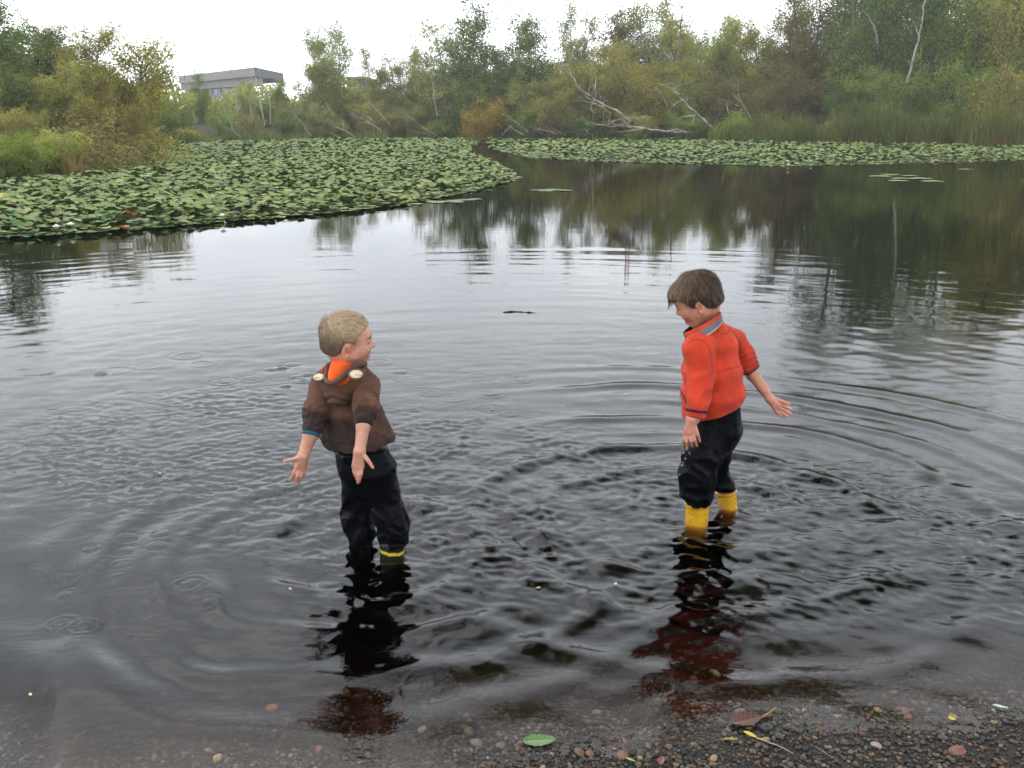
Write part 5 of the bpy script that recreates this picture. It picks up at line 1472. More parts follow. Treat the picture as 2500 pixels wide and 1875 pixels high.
# dead and fallen wood; every piece is one thing with its own limbs
rgd = np.random.default_rng(55)
def dead(name, label, D, trunk, r, limbs=(), mat=None, cat='dead tree', depth=0.0, twigs=0, grp=None):
    r *= 0.58
    pts = np.array([PD(x, y, D + depth * i) for i, (x, y) in enumerate(trunk)])
    org = pts[0].copy()
    root = empty(name, org, label, cat, grp)
    def tube(pl, ra, rb, nm, sides=6):
        sp_ = smooth_line(pl, max(8, 4 * len(pl)))
        sp_[1:-1] += rgd.normal(size=sp_[1:-1].shape) * ra * 0.35
        v, qd = tubes_np([(sp_, np.linspace(ra, rb, len(sp_)))], sides)
        return link(nm, mesh_np(nm, v - org, qd), root, mat or M_DEAD), sp_
    _, tp = tube(pts, r, r * 0.3, 'trunk')
    for lb in limbs:
        lp = np.array([PD(x, y, D + rgd.normal() * 0.25 * (j > 0)) for j, (x, y) in enumerate(lb)])
        tube(lp, r * 0.5, r * 0.14, 'limb', 5)
    for _ in range(twigs):
        k = rgd.integers(len(tp) // 3, len(tp) - 1); L = rgd.uniform(0.6, 1.8)
        dv = rgd.normal(size=3); dv[2] = abs(dv[2]) * 0.8; dv /= np.linalg.norm(dv)
        q = tp[k][None] + np.linspace(0, L, 5)[:, None] * dv + rgd.normal(size=(5, 3)) * 0.05
        q[0] = tp[k]
        tube(q, r * 0.22, r * 0.07, 'limb', 4)
    return root
K7 = lambda x, y: ((1100 + x / 2.765) / DS, (y / 2.765) / DS)
K6 = lambda x, y: ((400 + x / 2.458) / DS, (80 + y / 2.458) / DS)
K8 = lambda x, y: ((1700 + x / 2.765) / DS, (y / 2.765) / DS)
K5 = lambda x, y: ((x / 2.633) / DS, (y / 2.633) / DS)
dead('fallen_tree', 'largest fallen white tree, its forked crown raised among the willows', 68, [K7(1200, 810), K7(1100, 740), K7(980, 680), K7(870, 610), K7(830, 520), K7(760, 390)], 0.16,
     [[K7(840, 545), K7(790, 490), K7(660, 400)], [K7(980, 660), K7(975, 590), K7(930, 490)], [K7(975, 600), K7(985, 540), K7(950, 360)], [K7(1040, 720), K7(930, 690), K7(820, 676)], [K7(960, 690), K7(940, 740), K7(985, 770)], [K7(870, 600), K7(900, 640), K7(1090, 770)]], twigs=10)
dead('fallen_tree', 'long pale trunk lying flat along the back of the lily pads', 66, [K7(1590, 895), K7(1450, 885), K7(1300, 860), K7(1180, 850), K7(1060, 845), K7(910, 835)], 0.17,
     [[K7(1330, 862), K7(1210, 885), K7(1110, 890)], [K7(1200, 850), K7(1150, 800), K7(1340, 790), K7(1365, 795)], [K7(1060, 845), K7(1110, 810), K7(1210, 805)], [K7(1480, 885), K7(1540, 870), K7(1640, 900)]], twigs=14)
dead('dead_tree', 'grey dead trunk leaning up from the lily pads to a broken tip', 66.5, [K7(1790, 890), K7(1700, 800), K7(1620, 730), K7(1540, 650), K7(1485, 550)], 0.17,
     [[K7(1560, 680), K7(1500, 710), K7(1470, 750)], [K7(1540, 640), K7(1470, 580), K7(1395, 565)], [K7(1660, 780), K7(1560, 790), K7(1520, 840)], [K7(1650, 770), K7(1640, 820), K7(1570, 880)]], twigs=6)
dead('dead_branch', 'forked white branch standing in the reeds', 64, [K7(2020, 780), K7(1975, 710), K7(1945, 660), K7(1940, 590)], 0.09,
     [[K7(1955, 690), K7(1910, 640), K7(1880, 620)], [K7(1960, 720), K7(1880, 690), K7(1815, 665)], [K7(1870, 690), K7(1865, 740), K7(1910, 830)]], twigs=3)
dead('dead_branch', 'thin dead branch slanting down to the forked stump, between the two leaning trunks', 67, [K7(1465, 715), K7(1430, 650), K7(1385, 590)], 0.07, [[K7(1390, 600), K7(1350, 612), K7(1320, 610)]], twigs=2)
dead('dead_branch', 'dead branch dipping steeply into the middle of the lily pads', 50, [K7(1050, 1005), K7(980, 940), K7(910, 880), K7(885, 840)], 0.06, [[K7(915, 890), K7(935, 860), K7(900, 830)], [K7(850, 905), K7(980, 903)]], mat=M_BARK)
dead('sunken_log', 'dark log lying half sunk among the lily pads', 46, [K7(1360, 995), K7(1250, 992), K7(1160, 985), K7(1110, 960)], 0.10, mat=M_DARKWOOD, cat='log')
dead('dead_branch', 'pair of broken white stems beside the golden topped bush, longer stem', 68.5, [K7(520, 890), K7(450, 830), K7(390, 790), K7(345, 770)], 0.08, [[K7(350, 772), K7(365, 760)]])
dead('dead_branch', 'short thick broken white stem beside the golden topped bush', 68, [K7(485, 908), K7(440, 880), K7(395, 848)], 0.11, [[K7(400, 860), K7(370, 885), K7(345, 915)]])
dead('driftwood_pile', 'heap of bare driftwood twigs at the back of the narrow channel', 66, [K7(720, 905), K7(640, 880), K7(560, 868)], 0.06, [[K7(650, 890), K7(600, 870), K7(580, 850)], [K7(680, 880), K7(640, 855), K7(610, 880)], [K7(620, 895), K7(540, 880)], [K7(780, 915), K7(720, 885), K7(680, 865), K7(630, 760)]], twigs=12, cat='driftwood')
dead('leaning_sapling', 'white leaning sapling forking at the water, beside the green willow', 60, [K6(460, 625), K6(420, 600), K6(385, 500), K6(355, 400)], 0.06, [[K6(430, 605), K6(370, 570), K6(310, 510)]], cat='dead tree')
dead('leaning_sapling', 'white sapling leaning out over the lily pads from the dark round bush', 66, [K6(880, 620), K6(830, 540), K6(780, 480), K6(740, 455)], 0.07, twigs=4, cat='dead tree')
dead('dead_birch', 'tall white dead birch forked like a V above the roof', 67, [K6(445, 470), K6(425, 350), K6(405, 220)], 0.09, [[K6(405, 225), K6(380, 160), K6(348, 85)], [K6(404, 215), K6(412, 180), K6(420, 145)], [K6(410, 250), K6(395, 235), K6(380, 222)]], mat=M_BIRCH)
dead('dead_birch', 'crooked white dead birch before the roof corner', 67.5, [K6(605, 555), K6(580, 420), K6(555, 310), K6(545, 210), K6(535, 110)], 0.10, [[K6(560, 330), K6(530, 300), K6(515, 180)], [K6(552, 260), K6(575, 215), K6(590, 180)], [K6(590, 470), K6(555, 430), K6(520, 380)]], mat=M_BIRCH, twigs=3)
dead('dead_birch', 'slimmer white birch bending away from the crooked birch', 68, [K6(640, 545), K6(635, 400), K6(610, 340), K6(580, 280), K6(572, 215)], 0.08, [[K6(630, 380), K6(655, 330), K6(660, 300)]], mat=M_BIRCH)
dead('dead_birch', 'thin upright grey stem just short of the crooked white birch', 68, [K6(545, 550), K6(520, 470), K6(505, 380), K6(500, 330)], 0.06, mat=M_BIRCH)
dead('dead_tree', 'bare dead tree like an open hand beside the concrete wall', 69, [K6(140, 350), K6(130, 290), K6(115, 230), K6(85, 160)], 0.08, [[K6(130, 285), K6(100, 265), K6(65, 252)], [K6(122, 250), K6(140, 235), K6(146, 215)], [K6(118, 235), K6(80, 210), K6(50, 180)]], mat=M_BIRCH)
dead('dead_tree', 'single bare stick of a tree between the open hand tree and the pointed tree', 69, [K6(187, 330), K6(186, 250), K6(184, 175)], 0.045, mat=M_BIRCH)
dead('fallen_branch', 'white branch with a curved comb of twigs, in the middle of the far bank', 69, [K6(1305, 588), K6(1250, 550), K6(1200, 520), K6(1140, 490)], 0.09, [[K6(1270, 560), K6(1230, 500), K6(1170, 495)], [K6(1250, 550), K6(1245, 520), K6(1200, 500)], [K6(1230, 540), K6(1190, 540), K6(1150, 545)], [K6(1200, 520), K6(1150, 510), K6(1110, 480)]])
dead('fallen_branch', 'white branch curving down to the water before the comb shaped one', 68, [K6(1150, 630), K6(1090, 590), K6(1020, 560), K6(990, 515)], 0.08, [[K6(1060, 628), K6(990, 600), K6(945, 580), K6(935, 548)], [K6(1080, 580), K6(1070, 500), K6(1055, 420)]])
dead('leaning_birch', 'long thin birch leaning diagonally below the dark blue roof', 70, [K6(1355, 548), K6(1290, 480), K6(1230, 410), K6(1165, 340)], 0.07, [[K6(1290, 480), K6(1250, 430), K6(1245, 390)]], mat=M_BIRCH, twigs=3)
dead('leaning_birch', 'thin birch leaning over beside the foot of the lone poplars', 70, [K6(1020, 505), K6(980, 440), K6(925, 360)], 0.06, mat=M_BIRCH)
dead('fallen_branch', 'grey branch lying with its tip in the lily pads under the birch row', 69, [K6(1635, 615), K6(1560, 570), K6(1500, 530), K6(1450, 490)], 0.06, [[K6(1600, 612), K6(1500, 590), K6(1430, 570)]])
dead('dead_tree', 'broken grey trunk standing upright before the dark birch row', 72, [K6(1640, 500), K6(1620, 380), K6(1610, 260), K6(1615, 230)], 0.12, mat=M_DEAD)
dead('leaning_tree', 'tall pale trunk leaning across the dark trees, reaching the top of the frame', 62, [K8(1420, 560), K8(1455, 440), K8(1480, 330), K8(1520, 180), K8(1545, -60)], 0.15, [[K8(1500, 250), K8(1490, 200), K8(1450, 120)]], mat=M_BIRCH, cat='tree')
dead('dead_branch', 'bent pale limb high in the tall dark tree', 65, [K8(1222, 290), K8(1210, 210), K8(1170, 120), K8(1120, 60)], 0.10, mat=M_DEAD, cat='branch')
dead('dead_tree', 'tall bare trunk rising out of the willows to the top of the frame', 71, [K7(1530, 420), K7(1545, 280), K7(1560, 120), K7(1565, 30)], 0.14, [[K7(1562, 60), K7(1540, 20), K7(1525, -40)], [K7(1565, 50), K7(1590, 20), K7(1605, -20)], [K7(1555, 200), K7(1500, 130), K7(1480, 80)]], mat=M_BARK, twigs=6)
dead('root_stump', 'tangle of pale roots in the dark gap behind the lily pads', 61.5, [K8(950, 890), K8(1010, 850), K8(1110, 820), K8(1130, 850), K8(1110, 910)], 0.11, [[K8(1125, 830), K8(1105, 790), K8(1075, 770)], [K8(1190, 900), K8(1205, 830), K8(1195, 790)], [K8(1050, 840), K8(1030, 880)], [K8(1060, 800), K8(1050, 790), K8(1080, 830)]], mat=M_DEAD, cat='stump')
dead('bare_branch', 'spray of bare twigs on the near bank beside the rusty brown bush', 28, [K5(780, 1035), K5(700, 1010), K5(640, 985), K5(570, 940), K5(525, 900)], 0.022, [[K5(640, 985), K5(580, 965), K5(530, 940)], [K5(650, 990), K5(635, 995), K5(640, 1008)]], cat='branch', twigs=4)
dead('bare_branch', 'bare twigs trailing over the lily pads from the tip of the near bank', 29, [K5(780, 950), K5(850, 950), K5(910, 985), K5(970, 1040)], 0.022, [[K5(760, 1010), K5(850, 1015), K5(945, 1036)], [K5(850, 950), K5(870, 990), K5(885, 1010)], [K5(900, 900), K5(940, 960), K5(975, 1020)]], cat='branch', twigs=6)
dead('leaning_sapling', 'thin bare sapling leaning high across the near bank trees', 40, [K5(140, 560), K5(170, 420), K5(210, 250), K5(250, 90)], 0.035, [[K5(145, 520), K5(130, 440), K5(125, 370)], [K5(195, 300), K5(240, 200), K5(310, 20)]], mat=M_BIRCH, cat='tree')
for k, (a, b) in enumerate([((1010, 700), (1000, 620)), ((1690, 470), (1660, 380)), ((1180, 480), (1120, 350)), ((1410, 300), (1400, 180))]):
    dead('bare_sapling', ['short bare stem above the biggest fallen tree', 'bare stem in the willows above the grey leaning trunk', 'white stem slanting in the golden willow', 'pale straight stem high in the thin pink stemmed tree'][k], 69.5 + k * 0.4, [K7(*a), K7((a[0] + b[0]) / 2 + 8, (a[1] + b[1]) / 2), K7(*b)], 0.06, cat='branch', twigs=2)

# ------------------------------------------------------------------ concrete building beyond the trees
t = NT('board_marked_concrete'); c = t.coord()
t.bsdf(t.ramp(t.noise(t.mapping(c, (0.15, 0.15, 1)), 2.0, 5, 0.6), [(0.3, (0.19, 0.175, 0.155)), (0.7, (0.26, 0.24, 0.215))]), 0.85, None, 0.2)
M_CONC = t.m
t = NT('dark_glazing'); t.bsdf((0.035, 0.042, 0.055), 0.25, None, 0.5); M_GLAZ = t.m
t = NT('soffit'); t.bsdf((0.075, 0.072, 0.085), 0.8, None, 0.2); M_SOFF = t.m
t = NT('steel'); t.bsdf((0.42, 0.42, 0.42), 0.6, None, 0.3); M_STEEL = t.m
t = NT('blue_roof'); t.bsdf((0.03, 0.04, 0.075), 0.6, None, 0.3); M_BLUE = t.m
def boxv(p0, ux, uy, uz):
    p0, ux, uy, uz = [np.asarray(a, float) for a in (p0, ux, uy, uz)]
    v = np.array([p0 + a * ux + b * uy + c_ * uz for c_ in (0, 1) for b in (0, 1) for a in (0, 1)])
    return v, np.array([[0, 2, 3, 1], [4, 5, 7, 6], [0, 1, 5, 4], [2, 6, 7, 3], [0, 4, 6, 2], [1, 3, 7, 5]])
def obox(name, parent, org, p0, ux, uy, uz, mat):
    v, qd = boxv(p0, ux, uy, uz)
    return link(name, mesh_np(name, v - org, qd, False), parent, mat)
def bpt(px, py, D): return P(px, py, D)
A_ = bpt(621.7, 164, 175.0); zt = A_[2]
B_ = bpt(436, 190, 175.0); B_ = B_ * (212.0 / 175.0); B_[2] = zt; C_ = bpt(690, 178, 175.0) * (198.0 / 175.0); C_[2] = zt
org_b = np.array([A_[0], A_[1], float(ground_z(A_[0], A_[1]))])
bld = empty('building', org_b, 'long concrete building with a dark overhanging roof edge beyond the trees', 'building')
uL, uR = B_ - A_, C_ - A_
eL, eR = uL / np.linalg.norm(uL), uR / np.linalg.norm(uR)
up = np.array([0, 0, 1.0])
obox('upper_fascia', bld, org_b, A_ - up * 1.5, uL, uR, up * 1.5, M_CONC)
obox('lower_fascia', bld, org_b, A_ - up * 2.9 + eL * 1.5 + eR * 1.2, uL * 0.97, uR * 0.30, up * 1.39, M_CONC)
obox('soffit', bld, org_b, A_ - up * 1.72 + eL * 0.4 + eR * 12.0, uL * 0.98, uR * 0.5, up * 0.2, M_SOFF)
obox('roof_edge', bld, org_b, A_ - up * 1.46 - eL * 0.25 + eR * 0.4, eL * 0.24, uR * 0.99, up * 1.4, M_SOFF)
obox('glazing', bld, org_b, A_ - up * 5.2 + eL * 6 + eR * 3.5, uL * 0.85, uR * 0.2, up * 2.28, M_GLAZ)
obox('base_wall', bld, org_b, A_ - up * 11.0 + eL * 5 + eR * 2.4, uL * 0.9, uR * 0.5, up * 5.78, M_CONC)
LLen = np.linalg.norm(uL)
for k in range(7):
    f = 0.14 + 0.12 * k
    p0 = A_ + uL * f + eR * 3.0 - up * 5.2
    tb = []
    w_ = eL * LLen * 0.045
    tb.append((np.array([p0 - w_, p0 + up * 2.27 + w_ * 0.1]), 0.13)); tb.append((np.array([p0 + w_, p0 + up * 2.27 - w_ * 0.1]), 0.13))
    v, qd = tubes_np(tb, 5)
    link('truss', mesh_np('truss', v - org_b, qd), bld, M_STEEL)
D2 = 150.0
q0 = bpt(850, 216, D2); q1 = bpt(893, 216, D2); q2 = bpt(850, 193, D2); q3 = bpt(850, 187, D2)
b2 = empty('building', (q0[0], D2, float(ground_z(q0[0], D2))), 'dark blue building end with a pale roof edge glimpsed between poplars', 'building')
o2 = np.array(b2.location)
wv = q1 - q0; dv = np.array([0, 12.0, 0])
obox('wall', b2, o2, q0 - up * 6, wv, dv, up * (q2[2] - q0[2] + 6), M_BLUE)
obox('roof', b2, o2, q2 - wv * 0.06 - np.array([0, 0.5, 0]) + up * 0.003, wv * 1.12, dv, up * (q3[2] - q2[2]), M_CONC)
# red and white mast
mb = P(1549, 60, 110.0); zg = float(ground_z(mb[0], 110.0))
mast = empty('radio_mast', (mb[0], 110.0, zg), 'thin red and white mast above the middle of the wooded bank', 'mast')
t = NT('mast_red'); t.bsdf((0.5, 0.06, 0.06), 0.6); M_RED = t.m
t = NT('mast_white'); t.bsdf((0.75, 0.75, 0.75), 0.6); M_WHITE = t.m
zt_ = float(PD(1365, -70, 110.0)[2]) - zg
for k in range(8):
    z0, z1 = zt_ * k / 8, zt_ * (k + 1) / 8
    tb = []
    for s in range(3):
        a = s * 2.094
        tb.append((np.array([[0.25 * math.cos(a), 0.25 * math.sin(a), z0], [0.25 * math.cos(a), 0.25 * math.sin(a), z1]]), 0.05))
        b_ = a + 2.094
        for j in range(2):
            zz0 = z0 + (z1 - z0) * j / 2; zz1 = z0 + (z1 - z0) * (j + 1) / 2
            tb.append((np.array([[0.25 * math.cos(a), 0.25 * math.sin(a), zz0], [0.25 * math.cos(b_), 0.25 * math.sin(b_), zz1]]), 0.03))
    v, qd = tubes_np(tb, 4)
    link('mast_section', mesh_np('mast_section', v, qd), mast, M_RED if k % 2 else M_WHITE)
# ------------------------------------------------------------------ water lilies
def inside(poly, p):
    poly = np.asarray(poly, float); r = np.zeros(len(p), bool); n = len(poly)
    for i in range(n):
        a, b = poly[i], poly[(i + 1) % n]
        c = ((a[1] > p[:, 1]) != (b[1] > p[:, 1])) & (p[:, 0] < (b[0] - a[0]) * (p[:, 1] - a[1]) / (b[1] - a[1] + 1e-12) + a[0])
        r ^= c
    return r
LP1 = [(-260, 400), (0, 393), (140, 386), (250, 370), (330, 325), (450, 308), (560, 302), (700, 297), (1000, 294), (1040, 300), (1015, 317), (1020, 335), (1060, 350), (1090, 366), (1122, 379), (1065, 398), (960, 420), (870, 437), (740, 451), (610, 462), (480, 472), (370, 481), (200, 493), (100, 500), (0, 504), (-300, 520)]
LP2 = [(1050, 304), (1085, 293), (1300, 289), (1700, 286), (2212, 290), (2560, 300), (2560, 345), (2212, 343), (1950, 350), (1700, 356), (1500, 351), (1300, 346), (1150, 338), (1092, 326), (1060, 318)]
def leaf_shape(seed, seg, rings):
    """heart-shaped lily leaf of unit radius with a notch, a cupped wavy rim"""
    rg = np.random.default_rng(seed)
    an = np.linspace(0.16, 2 * math.pi - 0.16, seg)
    v = [[0.05, 0, 0]]; f = []
    ph = rg.random(3) * 6.28; cup = rg.uniform(-0.02, 0.16); fold = rg.uniform(-0.10, 0.20)
    for j in range(1, rings + 1):
        rr = j / rings
        for a in an:
            R0 = (1.0 + 0.10 * math.cos(a + math.pi)) * (1 + 0.04 * math.sin(3 * a + ph[0]))
            x_, y_ = rr * R0 * math.cos(a), rr * R0 * 0.92 * math.sin(a)
            z_ = cup * rr ** 2 + fold * abs(y_) * rr + 0.06 * rr ** 2 * math.sin(4 * a + ph[1]) + 0.04 * rr * math.sin(7 * a + ph[2])
            v.append([x_, y_, z_])
    for i in range(seg - 1): f.append([0, 1 + i, 2 + i])
    q_ = []
    for j in range(rings - 1):
        for i in range(seg - 1):
            a = 1 + j * seg + i
            q_.append([a, a + seg, a + seg + 1, a + 1])
    return np.array(v), np.array(f, int), np.array(q_, int).reshape(-1, 4)
t = NT('lily_leaf'); tn = t.attr('tint', 'Fac'); c = t.coord()
lf_col = t.ramp(tn, [(0.0, (0.066, 0.106, 0.022)), (0.45, (0.120, 0.162, 0.042)), (0.80, (0.188, 0.222, 0.075)), (0.93, (0.18, 0.18, 0.04)), (1.0, (0.22, 0.11, 0.035))])
t.bsdf(t.mix(1.0, lf_col, t.ramp(t.noise(c, 9, 3), [(0.3, 0.8), (0.7, 1.15)]), 'MULTIPLY'), 0.6, t.bump(t.noise(c, 16, 3), 0.2, 0.01), 0.12)
M_LILY = t.m
def leaf_mat_single(name, col, rough=0.56):
    t = NT(name); c = t.coord()
    t.bsdf(t.mix(1.0, (col[0], col[1], col[2]), t.ramp(t.noise(c, 30, 4), [(0.3, 0.7), (0.7, 1.2)]), 'MULTIPLY'), rough, t.bump(t.noise(c, 25, 3), 0.25, 0.01), 0.14)
    return t.m
M_LGREEN = [leaf_mat_single('lily_green', a) for a in ((0.056, 0.106, 0.024), (0.095, 0.152, 0.042), (0.140, 0.192, 0.066), (0.112, 0.156, 0.074))]
M_LYEL, M_LBRN = leaf_mat_single('lily_yellow', (0.34, 0.27, 0.06)), leaf_mat_single('lily_rust', (0.26, 0.10, 0.035))
rg = np.random.default_rng(101)
def sample(poly, n, y0, y1, dens):
    out = []
    while len(out) < n:
        m = 200000
        y = rg.uniform(y0, y1, m); x = rg.uniform(-0.8, 0.8, m) * y
        keep = rg.random(m) < np.clip(dens(y) * y / y1 * 0.6, 0, 1)
        pp = np.stack([x[keep], y[keep], np.full(keep.sum(), 0.06)], 1)
        pp = pp[inside(poly, proj(pp))]
        out = pp if len(out) == 0 else np.concatenate([out, pp])
        if len(pp) == 0: break
    return out[:n]
dens = lambda y: np.clip(30.0 / y, 0.25, 2.6)
A = np.concatenate([sample(LP1, 56000, 11.5, 72, dens), sample(LP2, 32000, 26, 75, dens)])
rad = rg.uniform(0.054, 0.112, len(A)) * np.clip(A[:, 1] / 36, 1.0, 1.5)
# leaves stand higher away from the open water's edge
edge_d = np.zeros(len(A))
px = proj(A)
for dyy in (2, 4, 7, 11):
    sh = px + np.array([0, dyy])
    edge_d += inside(LP1, sh) | inside(LP2, sh)
z = 0.012 + rg.random(len(A)) * 0.045 * edge_d
tilt = rg.normal(0, 0.06 + 0.045 * edge_d[:, None], (len(A), 2))
under = rg.random(len(A)) < 0.30                    # a lower layer lies flat on the water
z[under] = 0.008; tilt[under] *= 0.3
az = rg.random(len(A)) * 6.283
tint = np.clip(rg.beta(2.4, 3.0, len(A)) * 0.95, 0, 0.84)
yel = rg.random(len(A)) < np.where(edge_d < 2, 0.06, 0.012)
tint[yel] = rg.uniform(0.88, 1.0, yel.sum())
def lmats(i):
    ca, sa = np.cos(az[i]), np.sin(az[i]); o = np.zeros_like(ca); e = o + 1
    Rz = np.stack([np.stack([ca, -sa, o], 1), np.stack([sa, ca, o], 1), np.stack([o, o, e], 1)], 1)
    tx, ty = tilt[i, 0], tilt[i, 1]
    Rx = np.stack([np.stack([e, o, o], 1), np.stack([o, np.cos(tx), -np.sin(tx)], 1), np.stack([o, np.sin(tx), np.cos(tx)], 1)], 1)
    Ry = np.stack([np.stack([np.cos(ty), o, np.sin(ty)], 1), np.stack([o, e, o], 1), np.stack([-np.sin(ty), o, np.cos(ty)], 1)], 1)
    return Rx @ Ry @ Rz
vis = np.argsort(-rad / A[:, 1])
inview = (px[:, 0] > -10) & (px[:, 0] < 2222)
vis = [i for i in vis if inview[i] and A[i, 1] < 24][:286]
single = np.zeros(len(A), bool); single[vis] = True
rest = np.where(~single)[0]
V, T3, Q4, tt, off = [], [], [], [], 0
M = lmats(rest)
protos = [leaf_shape(s, 7, 1) for s in range(5)]
for k, (pv, pf, pq) in enumerate(protos):
    ids = rest[k::5]; mm = M[k::5]
    vv = np.einsum('nij,mj->nmi', mm, pv) * rad[ids][:, None, None] + np.stack([A[ids, 0], A[ids, 1], z[ids]], 1)[:, None, :]
    V.append(vv.reshape(-1, 3)); n_ = len(pv)
    T3.append((np.arange(len(ids))[:, None, None] * n_ + pf[None]).reshape(-1, 3) + off); off += vv.shape[0] * n_
    tt.append(np.repeat(tint[ids], len(pf)))
me = mesh_np('lily_bed', np.concatenate(V), np.concatenate(T3), True, None, np.concatenate(tt))
tag(link('lily_bed', me, None, M_LILY), kind='stuff')
LM_ = []
for s in range(6):
    pv, pf, pq = leaf_shape(s + 20, 17, 3)
    LM_.append(mesh_np('lily_pad', pv, [pf, pq]))
for m_ in LM_: m_.materials.append(M_LGREEN[0])
Ms = lmats(np.array(vis))
for k, i in enumerate(vis):
    o = link('lily_pad', LM_[k % 6])
    Mt = Matrix([[float(a) for a in r] for r in Ms[k]]).to_4x4()
    o.matrix_world = Matrix.Translation((A[i, 0], A[i, 1], z[i])) @ Mt @ Matrix.Scale(float(rad[i]), 4)
    o.material_slots[0].link = 'OBJECT'
    X0 = px[i, 0]
    place = ('at the edge of the frame' if X0 < 85 else 'around the pair of white flowers' if X0 < 225 else 'around the crumpled orange pad' if X0 < 400 else 'around the midway flower' if X0 < 600 else 'beyond the midway flower' if X0 < 780 else 'where the bed tapers')
    lean = 'tilted' if np.abs(tilt[i]).max() > 0.16 else 'flat'
    big = 'large' if rad[i] > 0.097 else 'middling' if rad[i] > 0.078 else 'small'
    g = 'lily pads of the near bed'
    if tint[i] > 0.95: m_, tone = M_LBRN, 'rust brown'
    elif tint[i] > 0.87: m_, tone = M_LYEL, 'yellowed'
    else: m_, tone = M_LGREEN[k % 4], ('dark green', 'mid green', 'bright green', 'grey green')[k % 4]
    row = 'along open water' if edge_d[i] < 1.5 else 'in the front rows' if edge_d[i] < 3.5 else 'behind the front rows'
    lab = '%s %s lily pad, %s, %s %s' % (big, tone, lean, row, place)
    o.material_slots[0].material = m_
    tag(o, lab, 'lily pad', g)
def pad(px_, py_, r, label, mat=None, squash=1.0, rot=0.0, group=None, nm='lily_pad', zt=0.006, tilt_=(0, 0)):
    c0 = GD(px_, py_)
    o = link(nm, LM_[int(px_) % 6]); o.location = (c0[0], c0[1], zt)
    o.rotation_euler = (tilt_[0], tilt_[1], rot); o.scale = (r, r * squash, r * 0.25)
    o.material_slots[0].link = 'OBJECT'; o.material_slots[0].material = mat or M_LGREEN[3]
    return tag(o, label, 'lily pad', group)
far_lab = [((1905, 381), 'largest of the loose lily pads floating on the dark open water'), ((1925, 377), 'narrow lily pad behind the largest loose one'), ((1948, 386), 'round loose lily pad in the middle of the floating cluster'), ((1968, 380), 'loose lily pad farthest from the bed in the floating cluster'), ((1990, 386), 'small loose lily pad past the middle of the floating cluster'), ((2016, 392), 'outermost pale lily pad of the floating cluster'), ((1942, 391), 'front loose lily pad of the floating cluster'), ((2088, 366), 'lone tiny lily pad off the end of the floating cluster')]
for k, ((a, b), lb) in enumerate(far_lab): pad(a, b, 0.30 - 0.02 * (k % 4), lb, M_LGREEN[2])
for k, (a, b) in enumerate([(1165, 411), (1180, 411), (1192, 410), (1183, 413), (1208, 411), (1222, 412)]): pad(a, b, 0.17, 'pale lily pad in the short floating row off the tip of the near bed', M_LGREEN[3], group='short floating row of lily pads')
for k, (a, b) in enumerate([(985, 434), (1000, 433), (1015, 432), (962, 436), (990, 437), (935, 435), (948, 438), (1028, 431), (1105, 390), (1090, 392), (1120, 384), (900, 441)]): pad(a, b, 0.15, 'pale lily pad floating loose along the tapering edge of the near bed', M_LGREEN[2 + k % 2], group='loose pads along the tapering edge')
pad(292, 478, 0.17, 'crumpled orange lily pad standing up at the front of the near bed', M_LBRN, 0.8, 1.0, zt=0.08, tilt_=(0.9, 0.2))
pad(376, 481, 0.13, 'dark folded lily leaf poking up at the water edge beside the orange one', leaf_mat_single('dark_leaf', (0.03, 0.018, 0.014)), 0.9, 2.0, zt=0.05, tilt_=(1.1, 0.5))
pad(12, 443, 0.16, 'big yellow lily pad near the frame edge in the near bed', M_LYEL, 1, 0.5, zt=0.16, tilt_=(0.3, 0.1))
pad(880, 437, 0.13, 'yellow lily pad at the corner where the near bed turns away', M_LYEL, 1, 0.5, zt=0.05, tilt_=(0.5, 0.1))
pad(545, 468, 0.13, 'rust coloured lily pad on the front edge of the near bed, midway', M_LBRN, 1, 0.5, zt=0.04, tilt_=(0.4, 0.1))
# white flowers
t = NT('lily_petal'); t.bsdf((0.85, 0.85, 0.78), 0.5); M_PETAL = t.m
t = NT('lily_heart'); t.bsdf((0.75, 0.55, 0.08), 0.6); M_HEART = t.m
pv = []; pq = []
for ring, (n_, op, L) in enumerate(((9, 0.35, 1.0), (8, 0.8, 0.85))):
    for i in range(n_):
        a = 2 * math.pi * (i + 0.5 * ring) / n_
        u = np.array([math.cos(a), math.sin(a), 0]); w = np.array([-math.sin(a), math.cos(a), 0])
        b = len(pv)
        for s, wd in ((0.1, 0.08), (0.55, 0.26), (1.0, 0.04)):
            c0 = u * L * s * math.cos(op * (0.6 + s)) + np.array([0, 0, 1]) * L * s * math.sin(op * (0.5 + s * 0.9))
            pv += [c0 - w * wd, c0 + w * wd]
        pq += [[b, b + 1, b + 3, b + 2], [b + 2, b + 3, b + 5, b + 4]]
me_pet = mesh_np('petals', np.array(pv), np.array(pq)); me_pet.materials.append(M_PETAL)
hv, hq = tubes_np([(np.array([[0, 0, 0.05], [0, 0, 0.3], [0, 0, 0.42]]), np.array([0.2, 0.24, 0.05]))], 8)
me_heart = mesh_np('flower_heart', hv, hq); me_heart.materials.append(M_HEART)
fl = [((122, 492), 'white water lily flower nearest the open water beside its twin'), ((153, 487), 'second white water lily flower, twin of the nearest one'), ((480, 468), 'small white water lily at the front edge, midway along the near bed'), ((702, 418), 'tiny white water lily deep in the near bed'), ((384, 434), 'white water lily in the middle of the near bed'), ((505, 444), 'white water lily just behind the front edge of the near bed'), ((1702, 349), 'white water lily at the front of the far bed, first of a pair'), ((1752, 349), 'white water lily at the front of the far bed, second of a pair'), ((1703, 357), 'white lily bud floating just off the far bed'), ((465, 424), 'white water lily half hidden in the near bed')]
